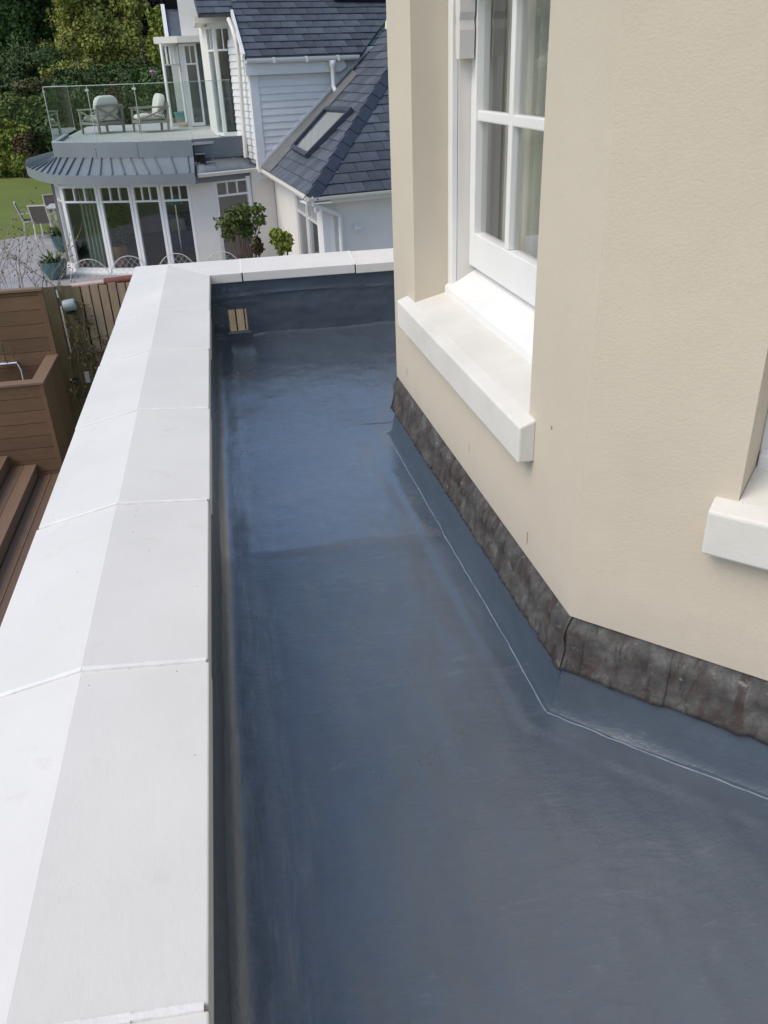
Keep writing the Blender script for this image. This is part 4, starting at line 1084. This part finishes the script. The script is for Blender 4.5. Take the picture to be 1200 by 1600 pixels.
# ================================================================== plants
def leaf_mesh(name, mat, parent, blobs, n, size, shell=.55, flat=0., aspect=1.7, core=None, seedv=1):
    """blobs: (centre, (rx, ry, rz)); many small leaf faces through each blob's outer volume"""
    r = np.random.default_rng(seedv)
    vol = np.array([b[1][0]*b[1][1]+b[1][1]*b[1][2]+b[1][0]*b[1][2] for b in blobs]); cnt = (n*vol/vol.sum()).astype(int)+1
    P = []; Nn = []
    for (c, rad), k in zip(blobs, cnt):
        d = r.normal(size=(k, 3)); d /= np.linalg.norm(d, axis=1)[:, None]
        lump = 1+.16*np.sin(d[:, 0:1]*7+c[0]*3)+.13*np.sin(d[:, 1:2]*9+c[1]*5)+.13*np.sin(d[:, 2:3]*8+c[2]*7)
        rr = shell+(1-shell)*r.random((k, 1))**.6
        P.append(np.array(c)+d*rr*lump*np.array(rad)); Nn.append(d)
    P = np.concatenate(P); Nn = np.concatenate(Nn); k = len(P)
    nn = Nn*.9+r.normal(size=(k, 3))*.75+np.array([0, 0, .35]); nn /= np.linalg.norm(nn, axis=1)[:, None]
    t = np.cross(nn, r.normal(size=(k, 3))); t /= np.linalg.norm(t, axis=1)[:, None]; b = np.cross(nn, t)
    s = size*(.6+.8*r.random((k, 1)))
    Vv = np.stack([P-t*s*aspect*.5, P+b*s*.5+nn*s*.1, P+t*s*aspect*.5, P-b*s*.5+nn*s*.1], 1).reshape(-1, 3)
    vs = Vv.tolist(); fs = [(4*i, 4*i+1, 4*i+2, 4*i+3) for i in range(k)]
    mb = MB(); mb.v = [tuple(v) for v in vs]; mb.f = fs
    if core:
        for c, rad in blobs:
            off = len(mb.v); vv, ff = [], []
            for j in range(7):
                for i in range(10):
                    th = 2*PI*i/10; ph = -PI/2+PI*j/6
                    vv.append((c[0]+rad[0]*core*math.cos(ph)*math.cos(th), c[1]+rad[1]*core*math.cos(ph)*math.sin(th), c[2]+rad[2]*core*math.sin(ph)))
            for j in range(6):
                for i in range(10): ff.append((j*10+i, j*10+(i+1) % 10, (j+1)*10+(i+1) % 10, (j+1)*10+i))
            mb.add(vv, ff)
    return mb.build(name, mat, parent, smooth=False)
def tree(name, label, px, py, Y, rx, rz, mat, n=9000, size=.22, trunk=True, nb=9, spread=.62, seedv=1, core=.55, group=None, cat='tree', zbase=0.0):
    c = at(px, py, Y); r = random.Random(seedv)
    t = thing(name, label, cat, (c.x, c.y, zbase), group)
    blobs = [((c.x, c.y, c.z), (rx*.62, rx*.6, rz*.66))]
    for i in range(nb):
        a = 2*PI*i/nb+r.random(); zz = r.uniform(-.62, .75)
        k = math.sqrt(max(.1, 1-zz*zz))
        blobs.append(((c.x+math.cos(a)*rx*spread*k, c.y+math.sin(a)*rx*spread*k, c.z+zz*rz*.78), (rx*r.uniform(.3, .46), rx*r.uniform(.3, .46), rz*r.uniform(.22, .36))))
    leaf_mesh('crown', mat, t, blobs, n, size, core=core, seedv=seedv)
    if trunk:
        mb = MB(); top = c.z+rz*.2
        mb.tube([(c.x, c.y, zbase-.1), (c.x+.1, c.y, zbase+(top-zbase)*.5), (c.x, c.y, top)], [.22, .17, .08], 8)
        for i in range(6):
            a = i*1.05+r.random(); mb.tube([(c.x, c.y, zbase+(top-zbase)*(.45+.07*i)), (c.x+math.cos(a)*rx*.4, c.y+math.sin(a)*rx*.4, c.z+rz*r.uniform(-.1, .5))], [.08, .03], 6)
        mb.build('trunk', M_bark, t)
    return t
def shrub(name, label, px, py, Y, rx, rz, mat, n, size, seedv, core=.6, cat='shrub', group=None, stems=True):
    c = at(px, py, Y); r = random.Random(seedv); t = thing(name, label, cat, (c.x, c.y, 0), group)
    blobs = [((c.x, c.y, c.z), (rx*.7, rx*.6, rz*.72))]
    for i in range(6): blobs.append(((c.x+r.uniform(-.6, .6)*rx, c.y+r.uniform(-.5, .5)*rx, c.z+r.uniform(-.5, .6)*rz), (rx*r.uniform(.3, .5), rx*r.uniform(.3, .45), rz*r.uniform(.3, .45))))
    if core and c.z-rz > .15: blobs.append(((c.x, c.y, (c.z-rz*.3)/2), (rx*.75, rx*.6, (c.z-rz*.3)/2+.1)))
    leaf_mesh('foliage', mat, t, blobs, n, size, core=core, seedv=seedv)
    if stems:
        mb = MB()
        for i in range(5): mb.tube([(c.x+r.uniform(-.1, .1), c.y+r.uniform(-.1, .1), -.05), (c.x+r.uniform(-.5, .5)*rx, c.y+r.uniform(-.3, .3)*rx, c.z+r.uniform(-.3, .4)*rz)], [.03, .012], 6)
        mb.build('stem', M_bark, t)
    return t
TG = 'trees behind the neighbouring garden'
tree('broadleaf_tree', 'dark green broadleaf tree at the left edge of the garden', 20, 30, 58, 3.3, 4.5, L_dark, 30000, .15, seedv=3, group=TG)
tree('broadleaf_tree', 'large yellow-green tree rising above the clipped hedge', 150, 48, 56, 3.3, 4.6, L_mid, 42000, .12, seedv=5, nb=12, group=TG)
tree('copper_tree', 'very dark purple-leaved tree beside the neighbouring house', 226, 30, 60, 2.3, 5.1, L_purp, 16000, .16, seedv=6, group=TG)
tree('broadleaf_tree', 'dark tree between the left tree and the yellow-green tree', 82, 45, 62, 3.0, 5.0, L_dark, 20000, .17, seedv=8, group=TG)
tree('broadleaf_tree', 'dark tall tree directly behind the yellow-green tree', 165, 10, 68, 4.4, 6.0, L_dark, 20000, .2, seedv=9, group=TG)
tree('broadleaf_tree', 'dark tree half hidden behind the slate gable', 262, 20, 70, 4.0, 6.4, L_dark, 18000, .2, seedv=10, group=TG)
tree('broadleaf_tree', 'tall dark tree cut by the top left corner of the picture', -60, 10, 60, 4.2, 6.0, L_dark, 14000, .22, seedv=12, group=TG)
# more of the same belt, left and right of the view
for i, (px, Y) in enumerate(((-190, 62), (-330, 58), (390, 72), (520, 74))):
    tree('broadleaf_tree', ['dark tree of the belt left of the garden, nearer one', 'dark tree of the belt left of the garden, outer one', 'dark tree of the belt behind the main slate roof, left one', 'dark tree of the belt behind the main slate roof, right one'][i], px, 20, Y, 4.5, 6.2, L_dark, 6000, .36, seedv=20+i, group=TG)
tree('small_tree', 'bright yellow-green small tree against the slate gable', 249, 58, 46, .75, 1.6, L_brt, 4000, .15, seedv=31, nb=6)
shrub('shrub', 'rounded dark shrub mass below the left trees', 40, 112, 53, 2.9, 1.6, L_sh, 24000, .10, 41)
shrub('shrub', 'dull green shrub left of the clipped hedge', 122, 124, 51, 1.7, 1.2, L_mid, 16000, .10, 42)
shrub('shrub', 'feathery pale green shrub under the copper tree', 232, 96, 52, 1.0, .85, L_oliv, 7000, .09, 43)
shrub('shrub', 'low dark green shrub behind the terrace glass, left', 120, 175, 47, 2.2, 2.4, L_sh, 20000, .11, 44)
shrub('shrub', 'broad dark green shrub behind the terrace glass, centre', 190, 170, 48, 2.4, 2.5, L_sh, 20000, .11, 45)
shrub('shrub', 'dark green shrub behind the terrace glass beside the open door', 250, 165, 48, 2.1, 2.4, L_dark, 16000, .11, 46)
shrub('shrub', 'small russet shrub showing through the terrace glass above an armchair', 178, 147, 44, .5, .5, L_red, 1500, .10, 47)
shrub('shrub', 'olive dry-looking shrub on top of the tall hedge', 50, 143, 47, 1.2, .6, L_oliv, 4500, .12, 48)
shrub('shrub', 'bright lime green shrub in front of the tall hedge', 24, 222, 45.2, 1.0, 1.1, L_brt, 5500, .12, 49)
shrub('shrub', 'pinkish brown shrub beside the lime green one', 42, 236, 44.8, .7, .95, L_red, 3500, .09, 50, core=.4)
shrub('shrub', 'small rounded lime shrub at the lawn edge beside the zinc roof', 34, 256, 44.5, .4, .45, L_brt, 1500, .08, 51)
shrub('shrub', 'lime green clipped ball at the left picture edge', -2, 262, 45, .38, .4, L_brt, 1500, .08, 52)
t = shrub('flowering_shrub', 'lilac-flowering shrub beside the open terrace door', 247, 116, 48, .55, .45, L_red, 2500, .10, 53)
leaf_mesh('flower_clusters', M_lilac, t, [(tuple(at(247+dx, 112+dy, 47.4)), (.2, .2, .16)) for dx, dy in ((-6, 2), (3, -1), (8, 5), (-2, 6))], 700, .08, seedv=54)
def hedge(label, x0, x1, y0, y1, z0, z1, mat, n, size, seedv):
    t = thing('hedge', label, 'hedge', ((x0+x1)/2, (y0+y1)/2, 0)); r = np.random.default_rng(seedv)
    P = []; Nn = []
    for i in range(n):
        f = r.random(); a, b = r.random(), r.random()
        if f < .5: p = (x0+a*(x1-x0), y0, z0+b*(z1-z0)); q = (0, -1, .1)
        elif f < .8: p = (x0+a*(x1-x0), y0+b*(y1-y0), z1); q = (0, 0, 1)
        elif f < .93: p = (x1, y0+a*(y1-y0), z0+b*(z1-z0)); q = (1, 0, .1)
        else: p = (x0, y0+a*(y1-y0), z0+b*(z1-z0)); q = (-1, 0, .1)
        P.append(p); Nn.append(q)
    P = np.array(P); Nn = np.array(Nn, float); k = len(P)
    P += Nn*(.14*np.sin(P[:, 0:1]*2.3+P[:, 2:3]*1.7)+.10*np.sin(P[:, 0:1]*5.1-P[:, 2:3]*4)+r.normal(size=(k, 1))*.06) - Nn*r.random((k, 1))*.15
    nn = Nn+r.normal(size=(k, 3))*.7+np.array([0, 0, .3]); nn /= np.linalg.norm(nn, axis=1)[:, None]
    tt_ = np.cross(nn, r.normal(size=(k, 3))); tt_ /= np.linalg.norm(tt_, axis=1)[:, None]; b = np.cross(nn, tt_); s = size*(.6+.8*r.random((k, 1)))
    vs = np.stack([P-tt_*s*.8, P+b*s*.5, P+tt_*s*.8, P-b*s*.5], 1).reshape(-1, 3)
    mb = MB(); mb.v = [tuple(v) for v in vs.tolist()]; mb.f = [(4*i, 4*i+1, 4*i+2, 4*i+3) for i in range(k)]
    mb.box((x0+.15, y0+.15, z0), (x1-.15, y1-.15, z1-.15)); mb.build('foliage', mat, t, smooth=False)
xr = at(84, 200, 46).x
hedge('tall dark clipped hedge at the far edge of the lawn', xr-14, xr, 46, 48.5, 0, at(40, 150, 46).z, L_hed, 42000, .09, 61)
a, b = at(150, 110, 51), at(243, 108, 51)
hedge('neat bright green clipped hedge in the distance behind the terrace', a.x, b.x, 51, 52.5, 0, a.z, L_clip, 22000, .07, 62)
a, b = at(5, 262, 45.3), at(42, 260, 45.3)
hedge('low clipped edging hedge at the foot of the tall hedge', a.x, b.x, 45.3, 45.9, 0, a.z+.06, L_clip, 4000, .09, 63)
hedge('long dark boundary hedge running behind the garden', -30, 12, 54, 56, 0, 3.6, L_sh, 20000, .14, 64)
# shrubs in front of the sunroom door
c = at(377, 362, 17.4); t = thing('shrub', 'leafy green shrub with reddish stems before the white glazed door', 'shrub', (c.x, c.y, 0)); r = random.Random(71); bl = []
mb = MB()
for (px, py, sz) in ((352, 350, .20), (365, 335, .20), (383, 330, .22), (398, 328, .16), (408, 326, .10), (403, 345, .15), (378, 352, .24), (358, 366, .17), (388, 360, .18), (370, 345, .2), (410, 340, .08)):
    p = at(px, py, 17.4+r.uniform(-.25, .25)); bl.append((tuple(p), (sz, sz, sz*.85))); mb.tube([(c.x+r.uniform(-.08, .08), c.y, 0), (c.x+(p.x-c.x)*.4, c.y, p.z*.55), tuple(p)], [.018, .012, .006], 5)
leaf_mesh('foliage', L_oliv2, t, bl, 1500, .05, shell=.15, seedv=71); mb.build('stem', simple('reddish_stem', (.16, .08, .05), None, 9, .8), t)
shrub('shrub', 'small bright green shrub beside the larger one at the parapet edge', 441, 378, 16.6, .24, .26, L_brt, 900, .07, 72, core=0)
shrub('shrub', 'little reddish plant between the two green shrubs by the door', 402, 384, 16.9, .13, .22, L_red, 350, .06, 73, core=0)
# bare twiggy shrub behind the shower
bs = thing('bare_shrub', 'leafless pale twiggy shrub behind the shower wall', 'shrub', at(25, 470, 13.6))
mb = MB(); r = random.Random(5); base = at(22, 480, 13.6); base.z = .0; buds = []
def twig(p, d, L, rad, dep):
    n_ = 4; pts = [p]; q = p.copy(); dd_ = d.copy()
    for k in range(n_):
        dd_ = (dd_+V(r.uniform(-.22, .22), r.uniform(-.22, .22), r.uniform(-.08, .14))).normalized(); q = q+dd_*L/n_; pts.append(q.copy())
        if dep and k > 0 and r.random() < .85: twig(q.copy(), (dd_+V(r.uniform(-.9, .9), r.uniform(-.6, .6), r.uniform(-.3, .5))).normalized(), L*.55, rad*.6, dep-1)
        if dep < 2 and r.random() < .8: buds.append(tuple(q+V(r.uniform(-.02, .02), 0, 0)))
    mb.tube(pts, [rad*(1-.7*i/n_) for i in range(n_+1)], 4, cap=False)
for i in range(22):
    a = r.uniform(0, 2*PI); twig(base+V(math.cos(a)*.3, math.sin(a)*.2, 0), V(math.cos(a)*.30, math.sin(a)*.3, 1).normalized(), r.uniform(1.3, 1.75), .014, 2)
mb.build('branches', M_twig, bs)
leaf_mesh('buds', L_oliv, bs, [(b, (.02, .02, .02)) for b in buds], len(buds), .018, seedv=9)
# dry climber on the fence
cl = thing('dry_climber', 'dry brown climbing plant clinging to the fence slats', 'climber', at(140, 560, FY))
mb = MB(); tips = []
for i in range(26):
    px, py = r.uniform(108, 172), r.uniform(520, 640); p = at(px, py, FY-.03); q = at(px+r.uniform(-14, 14), py-r.uniform(20, 55), FY-.03-r.uniform(0, .08))
    mb.tube([p, p.lerp(q, .5)+V(r.uniform(-.05, .05), -r.uniform(0, .05), 0), q], [.006, .005, .003], 4); tips.append(q); tips.append(p.lerp(q, .5))
mb.build('stems', M_twig, cl)
leaf_mesh('leaves', m_leaf('dry_leaves', (.24, .18, .075), (.14, .10, .045)), cl, [(tuple(p), (.10, .04, .10)) for p in tips], 420, .03, seedv=11)

# ================================================================== patio furniture and pots
def pot(name, label, px, py, rad, h, seedv, nl=60, ll=.42):
    q = atz(px, py, 0.002); t = thing(name, label, 'plant pot', (q.x, q.y, 0))
    MB().lathe([(0, 0.002), (rad*.62, 0.002), (rad*.85, h*.3), (rad, h*.75), (rad*1.02, h), (rad*.94, h), (rad*.9, h*.85), (0, h*.82)], (q.x, q.y, 0), 28).build('pot', M_pot, t)
    r_ = random.Random(seedv); mb = MB()
    for i in range(nl):
        a = r_.uniform(0, 2*PI); e = r_.uniform(.15, 1.25); L = ll*r_.uniform(.6, 1.1)
        p = q+V(math.cos(a)*rad*.5*r_.random(), math.sin(a)*rad*.5*r_.random(), h*.82); dz = math.sin(e); dr_ = math.cos(e); s = V(-math.sin(a), math.cos(a), 0)*.022
        m1 = p+V(math.cos(a)*dr_, math.sin(a)*dr_, dz)*L*.55; m2 = p+V(math.cos(a)*dr_*1.15, math.sin(a)*dr_*1.15, dz*.8)*L
        mb.add([p-s*.4, p+s*.4, m1+s, m1-s, m2], [(0, 1, 2, 3), (3, 2, 4)])
    mb.build('leaves', L_pot, t, smooth=False)
    return t
pot('plant_pot', 'teal glazed bowl pot with strappy green plant on the paving, nearer pot', 88, 435, .30, .40, 1)
pot('plant_pot', 'teal glazed pot with bushy plant beside the sunroom corner, farther pot', 101, 392, .27, .42, 2, 110, .5)
t = thing('patio_table', 'pale grey patio dining table beyond the sunroom corner', 'table', (-4.6, 27.3, 0))
tx, ty = -5.25, 27.0
MB().box((tx, ty, .70), (tx+1.7, ty+1.0, .74)).build('table_top', M_tabl, t, bevel=.01)
for x, y in ((tx+.06, ty+.06), (tx+1.58, ty+.06), (tx+.06, ty+.9), (tx+1.58, ty+.9)): MB().box((x, y, 0), (x+.06, y+.06, .699)).build('leg', M_alu, t)
def sling_chair(label, x, y, rz):
    t = thing('patio_chair', label, 'chair', (0, 0, 0), 'sling chairs round the patio table')
    for s in (-1, 1):
        MB().bar((.24, s*.25, 0), (.26, s*.25, .62), .032, .032, (1, 0, 0)).build('leg', M_alu, t)
        MB().bar((-.27, s*.25, 0), (-.22, s*.25, .43), .032, .032, (1, 0, 0)).build('leg', M_alu, t)
        MB().bar((-.22, s*.25, .42), (-.36, s*.25, .92), .032, .032, (1, 0, 0)).build('back_post', M_alu, t)
        MB().bar((.29, s*.25, .63), (-.30, s*.25, .64), .045, .025).build('armrest', M_alu, t)
        MB().bar((.25, s*.25, .42), (-.22, s*.25, .41), .03, .03).build('side_rail', M_alu, t)
    MB().bar((-.36, -.266, .925), (-.36, .266, .925), .032, .032).build('top_rail', M_alu, t)
    MB().obox(V(.25, -.233, .425), V(-.47, 0, -.01), V(0, .466, 0), V(0, 0, .012)).build('seat', M_sling, t)
    MB().obox(V(-.225, -.233, .45), V(-.13, 0, .46), V(0, .466, 0), V(-.012, 0, 0)).build('backrest', M_sling, t)
    t.location = (x, y, 0); t.rotation_euler = (0, 0, rz); return t
sling_chair('white-framed taupe sling chair nearest the camera at the patio table', -5.22, 26.55, math.radians(78))
sling_chair('white-framed taupe sling chair at the left end of the patio table', -5.72, 27.2, math.radians(10))
sling_chair('white-framed taupe sling chair on the far side of the patio table', -5.2, 28.35, math.radians(-75))
def wire_chair(label, px, py, Y=16.6):
    q = at(px, py, Y); q.z = 0; t = thing('wire_chair', label, 'chair', (q.x, q.y, 0), 'white wire garden chairs beyond the fence')
    W2, zt = .37, at(px, py, Y).z; pts = [(-W2, 0, 0)]+[(W2*-math.cos(PI*k/14), 0, zt-.42+.42*math.sin(PI*k/14)) for k in range(15)]+[(W2, 0, 0)]
    MB().tube([q+V(*p) for p in pts], .008, 6).build('back_hoop', M_wire, t)
    mb = MB()
    for k in range(-6, 7):
        for s in (-1, 1):
            a, b = None, None
            for m_ in np.linspace(0, 1, 30):
                x_ = k*.11+s*(m_-.5)*.62; z_ = .35+m_*(zt-.35)
                ok = abs(x_) < W2 and (z_ < zt-.42 or (x_/W2)**2+((z_-zt+.42)/.42)**2 < 1)
                if ok: a = a or (x_, z_); b = (x_, z_)
            if a and b and a != b: mb.tube([q+V(a[0], 0, a[1]), q+V(b[0], 0, b[1])], .0028, 4)
    mb.build('lattice', M_wire, t)
    mb = MB(); mb.tube([q+V(W2*math.cos(2*PI*k/20), -.3+.32*math.sin(2*PI*k/20), .44) for k in range(21)], .010, 6)
    mb.build('seat_ring', M_wire, t)
    for sx in (-1, 1): MB().tube([q+V(sx*.25, -.52, .44), q+V(sx*.3, -.56, 0)], .010, 6).build('leg', M_wire, t)
    for k in range(5): MB().tube([q+V(-.3+.15*k, -.56 if k % 4 else -.4, .44), q+V(-.3+.15*k, -.03, .44)], .005, 4).build('seat_wire', M_wire, t)
for px, py, lb in ((42, 417, 'white wire arched chair back behind the bare shrub'), (136, 405, 'white wire arched chair back above the fence lamp'), (199, 400, 'white wire arched chair back just left of the coping corner'), (273, 396, 'white wire arched chair back before the sunroom pane by the white panel'), (345, 393, 'white wire arched chair back below the white glazed door')):
    wire_chair(lb, px, py)
# inside the sunroom: curtain, lamp, plant pot
def fnc(a, b): return V(-3.35+a*.5, 21.25-a*.15+.04*math.sin(a*34), .05+b*1.9)
tag(MB().grid(fnc, 60, 3).build('curtain', M_curt, smooth=True), 'sage green curtain inside the left sunroom pane', 'curtain')
t = thing('table_lamp', 'teal shaded lamp inside the sunroom seen through the glass', 'lamp', (-1.2, 21.6, 0))
MB().lathe([(.10, 1.55), (.20, 1.33), (.19, 1.33), (.09, 1.54)], (-1.2, 21.6, 0), 20).build('shade', M_teal, t); MB().tube([(-1.2, 21.6, .03), (-1.2, 21.6, 1.35)], .02, 8).build('stand', M_chrome, t)
q = V(-2.65, 21.35, 0); t = thing('indoor_plant', 'potted plant in brown pot inside the sunroom', 'plant', q)
MB().lathe([(0, .03), (.14, .03), (.2, .5), (.17, .5), (0, .46)], q, 20).build('pot', M_terr, t); leaf_mesh('leaves', L_pot, t, [((q.x, q.y, .95), (.3, .3, .42))], 500, .1, seedv=15)
t = thing('sofa', 'dark blue and green sofa deep inside the sunroom', 'sofa', (-.9, 23.2, 0))
MB().box((-1.7, 22.9, .03), (-.1, 23.7, .42)).build('base', simple('blue_fabric', (.03, .06, .14), None, 6, .9), t, bevel=.05); MB().box((-1.7, 23.5, .421), (-.1, 23.75, .85)).build('backrest', MATS['blue_fabric'], t, bevel=.05)
MB().box((-1.5, 23.3, .422), (-1.1, 23.49, .75)).build('cushion', M_curt, t, bevel=.06)
